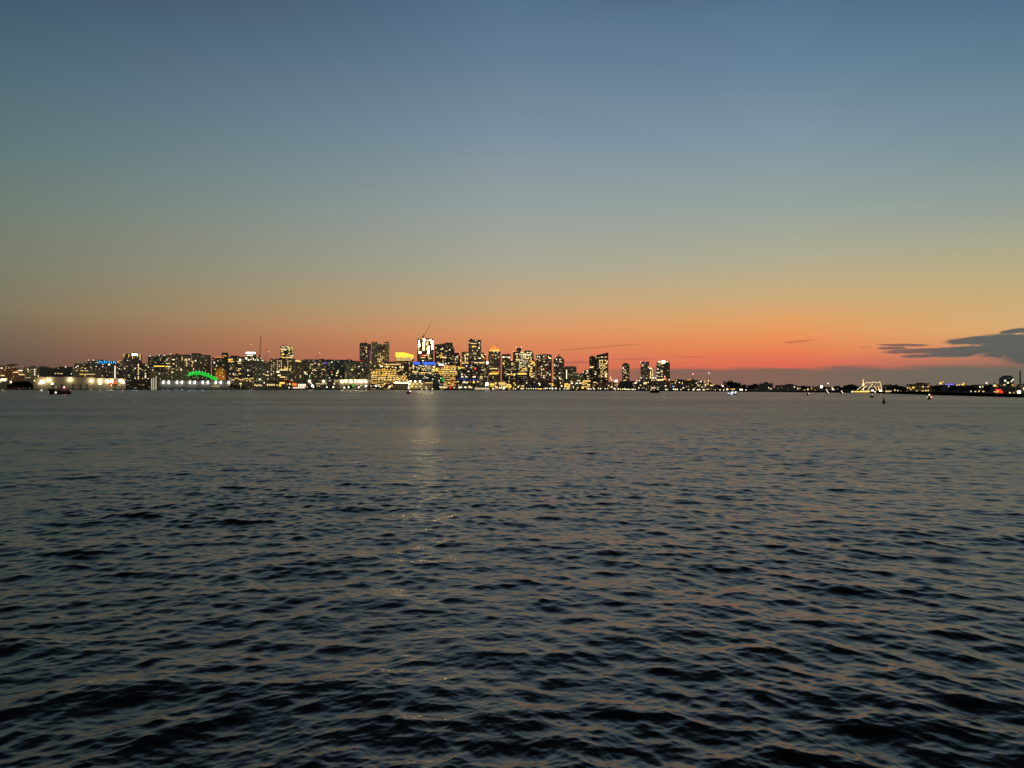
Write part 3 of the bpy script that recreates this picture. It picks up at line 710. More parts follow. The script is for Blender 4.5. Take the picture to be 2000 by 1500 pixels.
t, F = B('office_block', 'dark flat topped block with lit offices and a violet roof strip', 'office building',
  [(589, 703.5), (592, 701.8), (640, 702.2)], 2700, 'dark', 36,
  [(609, 711.6, 6, 1.6, 'p'), (615.5, 709.4, 2, 2, 'w'), (622.5, 711, 4, 1.8, 'p'), (629.5, 711, 5, 2.4, 'd'), (636, 709, 9, 1.8, 'v'), (643, 711.5, 2.6, 8, 'd'), (633, 721.4, 3, 2, 'p'), (611, 723.4, 3, 2, 'p'), (614.5, 722, 2, 2, 'w'), (620, 719, 7, 1.4, 'd'), (596.5, 729, 3, 4, 'w'), (599.5, 731, 2, 2, 'w'), (595, 726.5, 6, 1.4, 'p'), (605, 735, 1.6, 6, 'G'), (609, 728.5, 2, 2, 'w'), (628, 722.5, 2.6, 2, 'd')],
  [(26, 'ddp', (591, 641, 708, 738), (1.3, 2.6), .2)], 2)
B('glass_tower', 'dark teal glass block with a pale lit edge and red roof lamps', 'office building',
  [(639, 702), (672, 702.8), (695, 704.5)], 2720, 'teal', 38,
  [(642.5, 711, 1.8, 9, 'd'), (648, 707.5, 2.4, 2.6, 'w'), (653, 703.5, 3, 3, 'd'), (660, 725.5, 3, 4, 'p'), (658, 729, 3, 2, 'w'), (657.5, 733.4, 4, 2, 'p'), (648, 727, 2, 2, 'r'), (648.5, 731.5, 2, 2.4, 'p'), (652, 720, 2, 2, 'd'), (643.5, 738, 2, 2, 'w'), (637.5, 733, 2, 5, 'd')],
  [(14, 'ddp', (641, 680, 712, 740), (1.3, 2.6), .2)], 1, red=[(665.4, 704)])
B('office_block', 'slim block with a pale warm lit flank left of the dark red lamp block', 'office building',
  [(673, 708), (696, 708)], 2640, 'tan', 30,
  [(675.5, 732, 3, 14, 'd'), (681.5, 718, 3, 1.8, 'd'), (689, 717, 2, 4, 'd'), (684.5, 730, 2, 4, 'd'), (687.5, 722, 4, 3, 'p')], [(6, 'dd', (676, 695, 712, 738), (1.3, 2.6), .2)], 1)
B('office_block', 'dark brown block with a row of red lamps along its roof', 'office building',
  [(695, 705), (720, 705)], 2660, 'dark', 34,
  [(701, 716, 2.4, 2, 'w'), (706, 713.5, 5, 1.2, 'd'), (714, 711.6, 3, 1.6, 'd'), (708, 722, 2, 3, 'w'), (701, 729.6, 2, 2.4, 'p'), (706, 735, 2, 1.6, 'd'), (699.5, 720, 2, 1.6, 'd')], [(8, 'dd', (697, 718, 709, 740), (1.3, 2.4), .2)],
  red=[(683.0, 704), (701.8, 704), (704.5, 704), (708.6, 704), (717.6, 704.5)])
t, F = B('office_tower', 'slim dark tower with a needle antenna left of the tan twin column tower', 'tower',
  [(702.2, 671), (704, 669.6), (710, 668.8), (718, 669.4)], 3000, 'dark', 34,
  [(708.5, 677, 9, 1.4, 'd'), (715.5, 679, 1.6, 4, 'p'), (715, 684.5, 2, 3, 'p'), (715.5, 687.6, 2, 2, 'p'), (709.4, 692, 1.6, 3, 'p'), (716, 695, 1.6, 1.6, 'p'), (712, 681, .8, 8, 'd')], [(8, 'dd', (703, 717, 676, 702), (1.2, 2), .1)], red=[(717.6, 669)])
bm = bmesh.new(); add_tube(bm, (F.x(713.6), 12, F.z(670)), (F.x(713.6), 12, F.z(659.5)), 1.0, .3, 5); obj('antenna', bm, M_STEEL, t)
bm = bmesh.new(); add_box(bm, F.x(718.3), F.x(724.6), 4, 34, 2, F.z(671.5)); obj('side_wing', bm, noisy('mauve_lit_panel', (.42, .22, .26), .15, .05), t)  # pinkish light on the side face put into its base colour
window(F, t, 722.5, 694, 2.6, 26, 'm', 'face_glow', 3.6)  # same pinkish light added as a glow on the face
t, F = B('office_tower', 'tan tower between two taller end columns', 'tower',
  [(725.4, 667.6), (737, 667.6), (737, 671.8), (751, 671.8), (751, 667.6), (760.4, 667.6)], 2900, 'tan', 40,
  [(733, 686.5, 4, 2, 'p'), (749.6, 686, 2, 2, 'p'), (757, 679.4, 2.6, 2.4, 'p'), (756.8, 685.6, 2.2, 4, 'p'), (734, 684.6, 1.5, 1.5, 'p'), (739, 701.4, 12, 1.4, 'p'), (736, 698, 2, 3, 'p'), (747, 699, 2, 2, 'p'), (733, 702, 3, 3, 'p'), (741, 705, 3, 2, 'y')],
  [(34, 'pypd', (730, 751, 690, 712), (1.2, 2.6), .2)], 0, red=[(726.4, 667), (730.4, 667), (736, 667.4), (751.4, 667.4), (760, 667.6)])
bm = bmesh.new(); add_box(bm, F.x(737.2), F.x(750.8), -0.5, 0.2, F.z(683), F.z(677.5)); obj('dark_louvre_band', bm, FAC['black'], t)
for a, b in ((725.4, 737), (751, 760.4)):
    bm = bmesh.new(); add_box(bm, F.x(a), F.x(b), -4.5, -0.02, 2, F.z(667.6)); obj('end_column', bm, FAC['tan'], t)
B('office_block', 'low tan pier like block in front of the mauve lit wing', 'building', [(717.5, 709.5), (728.5, 709.5)], 2580, 'tan', 24,
  [(723, 707, 2.4, 2, 'p'), (724.8, 709.2, 1.6, 2, 'p'), (722, 715, 1.4, 4, 'd'), (723, 721, 1.2, 4, 'd'), (720.5, 735, 1.6, 12, 'd')], None)
B('office_block', 'wide floodlit office block with glowing golden floors above the white quay lamps', 'office building',
  [(724.5, 721), (747, 721), (747, 707), (799, 707), (799, 742)], 2450, 'amber', 45,
  [(772.6, 711.8, 22, 1.6, 'p'), (756, 714.6, 5, 1.6, 'p'), (755, 711.6, 3, 1.6, 'w'), (745, 715.3, 6, 3, 'w'), (742, 713, 3, 2, 'y'), (732, 715, 2, 3, 'p'), (767, 717, 3, 2, 'p'), (782, 716.6, 4, 4, 'p'), (787, 717, 2, 5, 'w'), (773, 718, 3, 2, 'w'), (757, 718, 2, 1.6, 'p')]
  + [(735 + 5.5 * k, 722.5, rl.uniform(3, 5), 1.4, rl.choice('ypy')) for k in range(7)] + [(730 + 6 * k, 726, rl.uniform(3, 6), 1.3, rl.choice('ypy')) for k in range(8)]
  + [(730 + 6 * k, 729.4, rl.uniform(3, 6), 1.3, rl.choice('yyp')) for k in range(8)] + [(729 + 6 * k, 733, rl.uniform(3.5, 6), 1.4, rl.choice('ypy')) for k in range(8)] + [(728 + 6 * k, 737.3, rl.uniform(3.5, 6), 1.4, rl.choice('ypp')) for k in range(9)]
  + [(728 + 6 * k, 741.2, rl.uniform(4, 6), 1.8, rl.choice('ypp')) for k in range(9)], [(20, 'pyp', (750, 797, 722, 742), (1.3, 3), .1)], 2)
t, F = B('crown_tower', 'office tower topped by a sloping crown of glowing yellow light', 'tower',
  [(773, 697), (808, 697)], 2850, 'amber', 32,
  [(776 + 3.4 * k, 698.6, 2.4, 3, rl.choice('yyp')) for k in range(10)] + [(776 + 4.2 * k, 702.6, 3.6, 1.5, rl.choice('pp')) for k in range(7)] + [(804, 700.5, 2, 5, 'p')], None)
bm = bmesh.new(); add_prism(bm, [(F.x(772.6), F.z(697)), (F.x(772.6), F.z(688.2)), (F.x(789.5), F.z(688.2)), (F.x(808.2), F.z(693.6)), (F.x(808.2), F.z(697))], -1, 30)
obj('lit_crown', bm, glow('yellow_crown_light', (1.0, .52, .045), 1.8), t)
B('office_block', 'dark teal block with an orange lit bay below the yellow crown', 'building', [(794, 711), (794, 706), (806, 706)], 2500, 'teal', 30,
  [(797.5, 709.3, 5.5, 2.6, 'w'), (800, 718.6, 4, 4, 'o'), (800.5, 723, 4, 3, 'd'), (794.5, 731, 2, 2, 'p'), (798.6, 733, 2, 2, 'w')], [(6, 'dp', (795, 805, 712, 742), (1.2, 2), 0)])

# tower under construction with a crane on it
t, F = B('unfinished_tower', 'tower under construction with glaring white work lights on its upper floors', 'tower',
  [(814.4, 699), (814.4, 686), (815.4, 686), (815.4, 661.4), (822.5, 661.4), (822.5, 663.2), (825, 663.2), (825, 660.4), (842, 660.4), (842, 662), (846.6, 662), (846.6, 699)], 2900, 'dark', 32,
  [(818.6, 669, 3.8, 10, 'X'), (817.4, 678, 2, 8, 'p'), (819, 675.8, 3.2, 3, 'X'), (820, 688.4, 4.4, 2.4, 'X'), (818, 683.6, 2.4, 3, 'p'), (828, 664.5, 3.6, 6, 'X'), (827.6, 676, 3, 16, 'X'), (832.5, 672, 3, 7, 'p'), (835, 669, 3.4, 14, 'p'), (833.2, 681, 3, 7, 'y'), (837, 682, 2.4, 12, 'X'), (843.6, 668, 4.4, 7, 'X'), (844.4, 677, 4.4, 11, 'X'), (840, 664, 3, 2, 'X'), (836.6, 689, 2.4, 4, 'X'), (831.5, 664, 2.6, 2, 'p'),
   (824.6, 693.6, 3, 2.6, 'r'), (828.4, 694, 2, 2, 'w'), (832, 693.8, 2, 1.8, 'w'), (835.6, 693.4, 2.4, 3, 'r'), (830, 695.4, 12, 1.4, 'r'), (837, 696, 1.8, 7, 'p'), (826, 698.4, 10, 1.6, 'p'), (840, 700, 6, 2, 'p')], None)
for yy in (666, 672, 678, 684, 690, 696):
    bm = bmesh.new(); add_box(bm, F.x(815), F.x(847), -0.9, 0.0, F.z(yy + .35), F.z(yy - .35)); obj('floor_slab', bm, M_GREYWALL, t)
F2 = F
t = thing('tower_crane', 'luffing crane on the roof of the white lit unfinished tower', 'crane', F.loc, F.rz)
bm = bmesh.new(); add_tube(bm, (F.x(827), 10, F.z(662)), (F.x(827), 10, F.z(655.8)), 1.4, 1.4, 4); obj('mast', bm, M_STEEL, t)
bm = bmesh.new(); add_tube(bm, (F.x(827.6), 10, F.z(656.4)), (F.x(841), 10, F.z(632.2)), 1.15, .6, 4); obj('jib', bm, M_STEEL, t)
bm = bmesh.new(); add_tube(bm, (F.x(827.8), 10, F.z(656.4)), (F.x(825.4), 10, F.z(650)), 1.0, .8, 4); obj('a_frame', bm, M_STEEL, t)
bm = bmesh.new(); add_box(bm, F.x(824.2), F.x(827.2), 8, 12, F.z(658.6), F.z(656.2)); obj('counterweight', bm, M_STEEL, t)

# blue sign building
t, F = B('sign_building', 'glass office block with a wide glowing royal blue sign across its top', 'office building',
  [(806.4, 706), (852.5, 706)], 2480, 'glass', 40,
  [(807, 716.5, 2, 9, 'p'), (826, 704.4, 4, 1.8, 'w'), (821, 714.4, 8, 1.6, 'p'), (848, 716, 3, 5, 'p'), (812, 726.4, 10, 1.8, 'p'), (826, 728, 10, 2, 'y'), (840, 729, 5, 2, 'p'), (847, 722, 6, 4, 'p'), (853, 722, 5, 7, 'y'), (807, 726, 4, 2.4, 'p')],
  [(34, 'pypp', (808, 850, 715, 731), (1.2, 3), .2)], 1)
sb = principled('blue_sign_board', (0.01, 0.03, 0.3), .5)[0]
for a, b in ((807, 820.5), (825.2, 851)):
    bm = bmesh.new(); add_box(bm, F.x(a), F.x(b), -1.2, -0.3, F.z(712.8), F.z(706.6)); sg = obj('sign', bm, GLOW['b'], t)
    nn = int((b - a) / 3.1); st = (b - a) / nn
    for k in range(nn):
        px = a + st * (k + .5); bm = bmesh.new(); w = st * .33 * F.sx; h0, h1 = F.z(712), F.z(707.6)
        add_box(bm, F.x(px) - w, F.x(px) - w * .4, -1.8, -1.25, h0, h1)
        add_box(bm, F.x(px) - w * .4, F.x(px) + w, -1.8, -1.25, h1 - (h1 - h0) * .22, h1) if k % 2 == 0 else add_box(bm, F.x(px) + w * .4, F.x(px) + w, -1.8, -1.25, h0, h1)
        if k % 3: add_box(bm, F.x(px) - w * .4, F.x(px) + w * .4, -1.8, -1.25, (h0 + h1) / 2 - .6, (h0 + h1) / 2 + .6)
        obj('letter', bm, glow('pale_blue_letter_light', (.12, .30, 1.0), 1.5) if not bpy.data.materials.get('pale_blue_letter_light') else bpy.data.materials['pale_blue_letter_light'], sg)

B('office_tower', 'dark wedge topped tower right of the white lit unfinished tower', 'tower',
  [(848.6, 673), (858, 672), (884, 669), (884.6, 678), (887.6, 678), (887.6, 697)], 2850, 'black', 38,
  [(851.6, 679, 1.4, 4, 'p'), (864.4, 680.4, 2.4, 2, 'w'), (862.4, 682.4, 5, 1.6, 'p'), (869, 684, 4, 1.4, 'd'), (872, 686, 2.6, 2, 'p'), (878.5, 683, 2, 2.6, 'w'), (866, 697.4, 14, 1.6, 'p'), (853, 690, 4, 2, 'd'), (860, 694, 5, 1.6, 'y'), (855, 697, 6, 1.4, 'p'), (868, 699, 8, 1.4, 'y'), (862, 690, 2, 2.6, 'y')],
  [(16, 'dpy', (850, 886, 688, 712), (1.2, 2.6), .2)], 1, red=[(866, 671), (853.6, 672.4)])
B('office_block', 'dark slope sided block on the right shoulder of the wedge topped tower', 'office building',
  [(886, 689), (896, 689), (899.4, 700)], 2760, 'black', 30, [(892, 697.4, 5, 1.5, 'w'), (894, 695, 2, 2, 'p'), (899.6, 704, 2, 5, 'p'), (890, 702, 2, 2, 'p'), (876, 709.4, 2, 2, 'w'), (885, 701, 5, 1.4, 'd')], [(12, 'dp', (886, 898, 700, 716), (1.2, 2.2), .2)])
B('office_block', 'block with a slanted strip of cold white light beside the royal blue sign', 'building',
  [(853, 707.4), (870, 707.4)], 2560, 'dark', 26, [(862, 712.2, 11, 4, 'u'), (857, 709.4, 6, 2, 'p'), (870.4, 710, 2, 3, 'w')], [(4, 'dp', (854, 869, 715, 722), (1.2, 2.2), 0)])
B('office_block', 'stepped block ablaze with yellow office floors right of the royal blue sign', 'office building',
  [(855, 727), (855, 718), (866, 718), (866, 712.4), (888, 712.4), (893, 722), (899, 727)], 2460, 'amber', 40,
  [(862 + 5 * k, 722.2, rl.uniform(3, 5), 1.5, rl.choice('yyp')) for k in range(6)] + [(858 + 5.2 * k, 726, rl.uniform(4, 5.2), 1.9, rl.choice('yyp')) for k in range(7)] + [(860 + 5.2 * k, 729.6, rl.uniform(3.5, 5), 1.6, rl.choice('yp')) for k in range(7)] + [(868 + 5 * k, 714.3, 4.2, 1.2, rl.choice('oyp')) for k in range(4)] + [(868 + 4.6 * k, 717.6, 3.6, 1.5, rl.choice('yyo')) for k in range(5)] + [(869 + 4 * k, 733, 3, 1.6, rl.choice('yyo')) for k in range(3)] + [(896, 729, 6, 3, 'p'), (896, 732.4, 8, 1.8, 'p')],
  [(16, 'yyp', (862, 890, 714, 734), (1.3, 3), .1)])

t, F = B('convention_hall', 'low dark curved glass hall at the water below the blue sign', 'hall',
  [(797, 745), (797, 734.6), (812, 732.6), (830, 731.8), (850, 732.6), (866, 735)], 2250, 'teal', 40,
  [(830, 735.4, 2, 1.5, 'w'), (828, 738.4, 2, 1.6, 'w'), (834, 738, 5, 1.5, 'w'), (845.4, 740.6, 2, 2, 'w'), (857.6, 743.6, 2, 2.4, 'w'), (861, 738.4, 2, 2, 'w'), (855, 737.4, 2, 1.6, 'd'), (864, 741, 1.6, 9, 'g'), (872, 735.6, 2, 2, 'd')],
  [(8, 'dd', (826, 862, 736, 752), (1.2, 1.8), 0)])
for a in range(800, 864, 7):
    bm = bmesh.new(); add_box(bm, F.x(a), F.x(a + .5), -0.5, 0.1, 2, F.z(735.5)); obj('mullion', bm, M_STEEL, t)
window(F, t, 868, 742, 5, 12, 'd', 'window', .2)
F = Frame(784, 2150)
t = thing('ferry_shed', 'low flat roofed waterside shed with a glowing eave line', 'shed', F.loc, F.rz)
bm = bmesh.new(); add_box(bm, F.x(768), F.x(798), 0, 22, 1.8, F.z(749.2)); obj('wall', bm, M_GREYWALL, t)
bm = bmesh.new(); add_box(bm, F.x(767), F.x(799), -2, 24, F.z(749.2), F.z(748.4)); obj('roof', bm, M_DARKROOF, t)
window(F, t, 783, 747.4, 30, 1.6, 'Y', 'eave_light', -2.0)
for px in (773, 778, 783): window(F, t, px, 753.6, 2, 1.4, 'd')
F = Frame(820, 2150)
t = thing('waterside_hall', 'pale low hall with strip windows under yellow floodlights', 'hall', F.loc, F.rz)
bm = bmesh.new(); add_box(bm, F.x(799), F.x(846), 0, 22, 1.8, F.z(746.4)); obj('wall', bm, M_WALL, t)
bm = bmesh.new(); add_box(bm, F.x(798.4), F.x(847), -1, 23, F.z(746.4), F.z(745.4)); obj('roof', bm, M_DARKROOF, t)
for px, py, w, h, c in [(838, 747.6, 16, 1.4, 'p'), (804, 755.4, 6, 2, 'y'), (813, 755.6, 5, 2, 'p'), (821, 755, 5, 2.4, 'p'), (832, 756, 4, 1.6, 'p'), (840, 754.6, 6, 2.2, 'd')]: window(F, t, px, py, w, h, c)

# ---- low quay buildings with floodlights, left half
F = Frame(385, 2470)
t = thing('pier_shed', 'long low pier shed behind a line of paired white floodlights', 'shed', F.loc, F.rz)
bm = bmesh.new(); add_box(bm, F.x(312), F.x(462), 0, 26, 1.8, F.z(745.6)); obj('wall', bm, M_GREYWALL, t)
bm = bmesh.new(); add_prism(bm, [(F.x(311), F.z(745.6)), (F.x(463), F.z(745.6)), (F.x(460), F.z(742.6)), (F.x(314), F.z(742.6))], -1.5, 28); obj('roof', bm, M_GREYWALL, t)
for px in (415, 419, 423, 427): window(F, t, px, 754.4, 2.2, 1.2, 'p')
FL2 = bpy.data.lights.new('pier_flood', 'POINT'); FL2.energy = 3500; FL2.color = (1, .93, .82); FL2.shadow_soft_size = 1.6
for px in (320, 330.4, 346, 355.6, 371, 380.4, 396, 406, 421.6, 431.6, 447.6):
    bm = bmesh.new(); add_ball(bm, (0, 0, 0), 3.0, 1, (.95, .5, 1.05)); add_prism(bm, [(-2.6, 1.0), (1.2, 6.0), (1.2, -2.0)], -.5, .5)
    obj('floodlight', bm, GLOW['W'], t, (F.x(px), -2.6, F.z(747)))
    l = bpy.data.objects.new('floodlight_beam', FL2); COL.objects.link(l); l.parent = t; l.location = (F.x(px), -6, F.z(748))
for px, h in ((296.5, 739), (300.2, 737.6), (304.6, 736)):
    F = Frame(px, 2440)
    t = thing('mooring_pole', {296.5: 'white lit mooring pole at the pier end, shortest of the three', 300.2: 'white lit mooring pole between a shorter and a taller one', 304.6: 'white lit mooring pole with a short arm, tallest of the three'}[px], 'pole', F.loc, F.rz, 'mooring poles at the pier end')
    bm = bmesh.new(); add_tube(bm, (0, 0, -1), (0, 0, F.z(h)), .95, .8, 8); obj('shaft', bm, glow('pole_lit_glow_%d' % int(px), (1, .86, .58), .95), t)  # lit look of the white pole put in as its own glow
    bm = bmesh.new(); add_ball(bm, (0, 0, F.z(h) + .4), 1.0, 1, (1, 1, .5)); obj('cap', bm, M_PALE, t)
    if px > 303:
        bm = bmesh.new(); add_tube(bm, (0, 0, F.z(h) + .2), (F.x(306.4), 0, F.z(734.6)), .5); obj('arm', bm, GLOW['p'], t)
B('office_block', 'low dark waterside block above the white pier floodlights with lit shopfronts', 'building', (448, 500, 737.5), 2520, 'brown', 30,
  [(453 + 3.4 * k, 741 + rl.uniform(-2.4, 1.6), 2.4, 2, rl.choice('pyy')) for k in range(13)] + [(470, 749.4, 4.6, 3.4, 'p'), (482, 743.6, 2.6, 2, 'p'), (489, 744, 5, 1.4, 'p')], None, 2)
F = Frame(520, 2480)
t = thing('restaurant_pavilion', 'low olive waterside hall with a row of lit arches', 'hall', F.loc, F.rz)
bm = bmesh.new(); add_box(bm, F.x(496), F.x(542), 0, 20, 1.8, F.z(746.4)); obj('wall', bm, M_WALL, t)
bm = bmesh.new(); add_box(bm, F.x(495), F.x(543), -1.4, 21, F.z(746.4), F.z(745.2)); obj('roof', bm, M_DARKROOF, t)
for k in range(4): window(F, t, 498 + 4 * k, 752 + (k % 2), 2.6, 3.2, 'p')
for k in range(4): window(F, t, 522.5 + 4.2 * k, 751.6, 3, 3.6, 'p')
window(F, t, 516, 747.4, 2.4, 3, 'w'); window(F, t, 541, 752, 2.4, 2.6, 'p')
F = Frame(553, 2460)
t = thing('harbour_restaurant', 'low restaurant glowing orange at the water under the hotel', 'restaurant', F.loc, F.rz)
bm = bmesh.new(); add_box(bm, F.x(543), F.x(569), 0, 20, 1.8, F.z(746)); obj('wall', bm, M_WALL, t)
bm = bmesh.new(); add_prism(bm, [(F.x(542), F.z(746)), (F.x(570), F.z(746)), (F.x(564), F.z(743)), (F.x(546), F.z(743))], -1, 21); obj('roof', bm, M_DARKROOF, t)
for px, py, w, h, c in [(551, 748, 11, 4, 'y'), (556, 745.2, 8, 2, 'o'), (547, 752.6, 5, 4, 'y'), (558, 741.4, 5, 2, 'o'), (564, 745, 2, 2, 'r'), (566, 750, 3, 4, 'p'), (564.6, 757, 2.4, 2.4, 'w'), (561, 750.6, 2, 3, 'o'), (570, 742.2, 2, 2, 'w'), (566.5, 743.6, 3, 1.6, 'r')]: window(F, t, px, py, w, h, c)
F = Frame(585, 2430)
t = thing('moored_ship', 'white lit vessel with an orange red glow moored below the hotel', 'ship', F.loc, F.rz)
bm = bmesh.new(); add_prism(bm, [(F.x(568), F.z(756.6)), (F.x(599), F.z(756.6)), (F.x(597), F.z(760.8)), (F.x(570), F.z(760.8))], -3, 9); obj('hull', bm, M_PALE, t)
bm = bmesh.new(); add_box(bm, F.x(569), F.x(597), -1, 8, F.z(756.6), F.z(748.4)); obj('cabin', bm, M_PALE, t)
bm = bmesh.new(); add_tube(bm, (F.x(585), 3, F.z(748)), (F.x(585), 3, F.z(739)), .35); obj('mast', bm, M_STEEL, t)
window(F, t, 575, 750.6, 10, 4.6, 'o', 'window', -1.1); window(F, t, 573, 748.6, 4, 2, 'r', 'window', -1.2); window(F, t, 577, 753.6, 8, 1.6, 'r', 'window', -1.2)
for k in range(5): window(F, t, 583.5 + 3.2 * k, 752.6, 2.3, 6, 'w', 'window', -1.1)
window(F, t, 584, 757.4, 26, 1.5, 'w', 'deck_light', -3.2)
F = Frame(662, 2440)
t = thing('pier_building', 'long glazed pier building with an olive roofline under round floodlights', 'hall', F.loc, F.rz)
bm = bmesh.new(); add_box(bm, F.x(600), F.x(768), 0, 24, 1.8, F.z(744.6)); obj('wall', bm, M_GREYWALL, t)
bm = bmesh.new(); add_box(bm, F.x(599), F.x(769), -2.5, 25, F.z(742.4), F.z(740.6)); obj('roof', bm, M_WALL, t)
bm = bmesh.new(); add_box(bm, F.x(600), F.x(768), -1.2, 24, F.z(744.6), F.z(742.4)); obj('glazed_storey', bm, FAC['glass'], t)
FL3 = bpy.data.lights.new('pier_globe', 'POINT'); FL3.energy = 5000; FL3.color = (1, .82, .45); FL3.shadow_soft_size = 1.8
for px, py in ((605, 744.6), (632.5, 745), (668, 745.6), (676, 744.4), (685.6, 744.8), (695, 744.6), (703, 745), (706.6, 744.2), (714.6, 744.8), (731, 744.6), (735, 745.6), (743.4, 744.6), (752.6, 744.8), (762.5, 745)):
    bm = bmesh.new(); add_ball(bm, (0, 0, 0), 3.3, 2, (1, .55, 1)); obj('floodlight', bm, GLOW['Z' if px > 660 else 'Y'], t, (F.x(px), -3.6, F.z(py)))
    if px > 660:
        l = bpy.data.objects.new('floodlight_beam', FL3); COL.objects.link(l); l.parent = t; l.location = (F.x(px), -7.5, F.z(py))
for px, py, w, h, c in [(619, 749.6, 3, 2, 'p'), (623, 749.4, 3, 2, 'p'), (627, 749.8, 3, 1.6, 'p'), (631, 749.6, 3, 2, 'p'), (608, 748.4, 3, 2, 'w'), (637, 749.6, 2, 1.6, 'w'), (653, 749, 2, 4, 'p'), (656, 745, 2.6, 2, 'p'), (690, 753, 3.4, 5, 'g'), (620, 754, 2, 1.6, 'p'), (624, 754, 2, 1.6, 'p'), (660, 750, 2, 1.6, 'd')] : window(F, t, px, py, w, h, c, 'window', -0.5)
# ---------------------------------------------------------------- downtown
B('office_block', 'tan block with one white lit corner left of the tallest dark tower', 'office building', (901.6, 916, 687), 2700, 'brown', 30,
  [(908, 694, 3, 3, 'p'), (913.5, 692.4, 4, 4, 'p'), (909, 700, 3, 5, 'p'), (908.6, 705, 1.6, 4, 'p'), (913, 700.6, 2, 3, 'y'), (905, 709.2, 6, 2, 'p'), (912, 708.6, 6, 2, 'y')], [(10, 'dpy', (902, 915, 690, 712), (1.2, 2.2), .2)], red=[])
B('office_tower', 'tallest dark tower of the centre with rounded corners and a pale top floor', 'tower',
  [(915, 666), (915.8, 663.8), (918, 663.2), (936, 663.2), (939, 663.8), (939.8, 666)], 2700, 'dark', 36,
  [(929, 665.4, 1.4, 1.6, 'w'), (931.6, 665, 1.4, 1.6, 'w'), (916.6, 669.2, 1.6, 2, 'w'), (925, 670.8, 13, 1.5, 'p'), (936, 669.6, 3.6, 1.8, 'w'), (926, 676.8, 9, 2.2, 'y'), (935.6, 676, 1.6, 5, 'd'), (935.6, 679.4, 2.6, 3.4, 'w'), (923, 684.6, 1.6, 2.4, 'p'), (932, 684.4, 1.6, 2.6, 'p'), (928.6, 691, 4, 1.6, 'p'), (928, 701, 4, 2, 'p'), (920, 691.4, 2, 1.4, 'd'), (921, 706.4, 2, 1.4, 'd'), (930, 708.4, 8, 2.2, 'p'), (922, 706.8, 3, 1.4, 'd'), (937, 708, 4, 2, 'p'), (928.4, 720.4, 3.4, 4.2, 'r'), (931, 723, 1.6, 1.6, 'w'), (927.6, 723.6, 2, 1.8, 'r'), (920, 718, 2, 2, 'w'), (943, 723, 3, 2, 'w'), (938, 722.6, 3, 1.6, 'd')],
  [(26, 'ddp', (917, 938, 668, 745), (1.2, 2.4), .1)], 1)
B('office_block', 'lower block with bright upper corner windows hugging the tallest dark tower', 'office building', [(938, 688.4), (945, 688.4), (945, 693), (949.5, 693)], 2620, 'dark', 28,
  [(941.6, 694.4, 3, 6, 'p'), (937, 699.6, 5, 2, 'w'), (944, 697.4, 2, 4, 'p'), (946.6, 700, 2, 4, 'o'), (939, 708.4, 8, 2.4, 'p'), (944, 709, 6, 1.6, 'y'), (948.4, 692.6, 1.6, 2, 'w')], [(14, 'dp', (938, 949, 700, 745), (1.2, 2.2), .1)])
B('office_block', 'block with a spiky crown of lime yellow light below the tan corner block', 'building', [(893.4, 722), (893.4, 718), (896, 714.4), (900, 717), (903, 715.6), (907, 718), (907, 722)], 2560, 'brown', 22,
  [(895.6, 717.6, 2.6, 4.4, 'y'), (899, 718.6, 4, 2.4, 'y'), (903.4, 718, 4, 2.4, 'y'), (907, 718.4, 2, 1.2, 'y'), (896.4, 720.6, 5, 1.4, 'G')], None)
B('office_block', 'dark low block with blue window bands in front of the tallest tower', 'office building', [(893, 722), (936, 722)], 2420, 'black', 30,
  [(911, 715, 2.4, 2.4, 'u'), (914, 712, 1.4, 6, 'm'), (902.6, 731, 2.4, 3, 'w'), (915, 725.4, 3.4, 2, 'w'), (902.6, 736, 4, 2.4, 'w'), (910.6, 736, 3.6, 2.2, 'w'), (926, 736, 5.6, 2.6, 'w'), (925, 731, 3, 2, 'd'), (904, 740.4, 18, 1.2, 'b'), (925, 741.4, 16, 1, 'b'), (906, 746.8, 5, 2, 'w'), (913, 746.4, 3, 2, 'w'), (925.4, 746.6, 4, 4, 'y'), (895, 745.4, 2, 2, 'w'), (934, 746, 4, 1.4, 'p'), (919, 746, 2, 2, 'o')], [(14, 'dw', (895, 934, 724, 752), (1.2, 2), .1)])
B('office_block', 'dim plum coloured mid rise with stacked faint lit floors', 'office building', (936, 954, 712), 2450, 'home', 30,
  [(941, 731.6, 5, 1.4, 'd'), (940, 735.4, 6, 1.4, 'p'), (941, 738.4, 5, 1.4, 'p'), (942, 742, 4, 1.4, 'd'), (947, 728, 1.5, 16, 'd'), (944, 722.8, 3, 1.6, 'w'), (938, 738, 1.6, 1.6, 'w')], [(18, 'ddp', (937, 953, 714, 752), (1.2, 2.4), .2)])
t, F = B('clock_tower', 'tower with an orange glowing stepped pyramid roof', 'tower', [(953.6, 688.4), (954.6, 686), (978, 686), (978, 691)], 2500, 'brown', 26,
  [(951.8, 708.4, 4, 4, 'W'), (951.6, 712.6, 3, 3, 'u'), (952.6, 715, 1.6, 5, 'p'), (961, 708, 9, 1.6, 'd'), (957.4, 699, 1.4, 5, 'd'), (958.6, 694, 1.5, 2, 'd'), (965, 687, 2, 2, 'w'), (971.6, 687.4, 2, 2, 'w'), (963, 693, 4, 3, 'o'), (964, 720, 17, 1.7, 'p'), (960, 716.6, 4, 1.2, 'd'), (964, 729.8, 19, 3, 'y'), (966, 726.6, 14, 2.2, 'o'), (974, 727, 1.8, 6, 'o'), (963, 736.6, 2, 1.8, 'p'), (953.4, 690, 1.5, 2, 'p')],
  [(22, 'ddp', (955, 977, 692, 744), (1.2, 2.4), .1)])
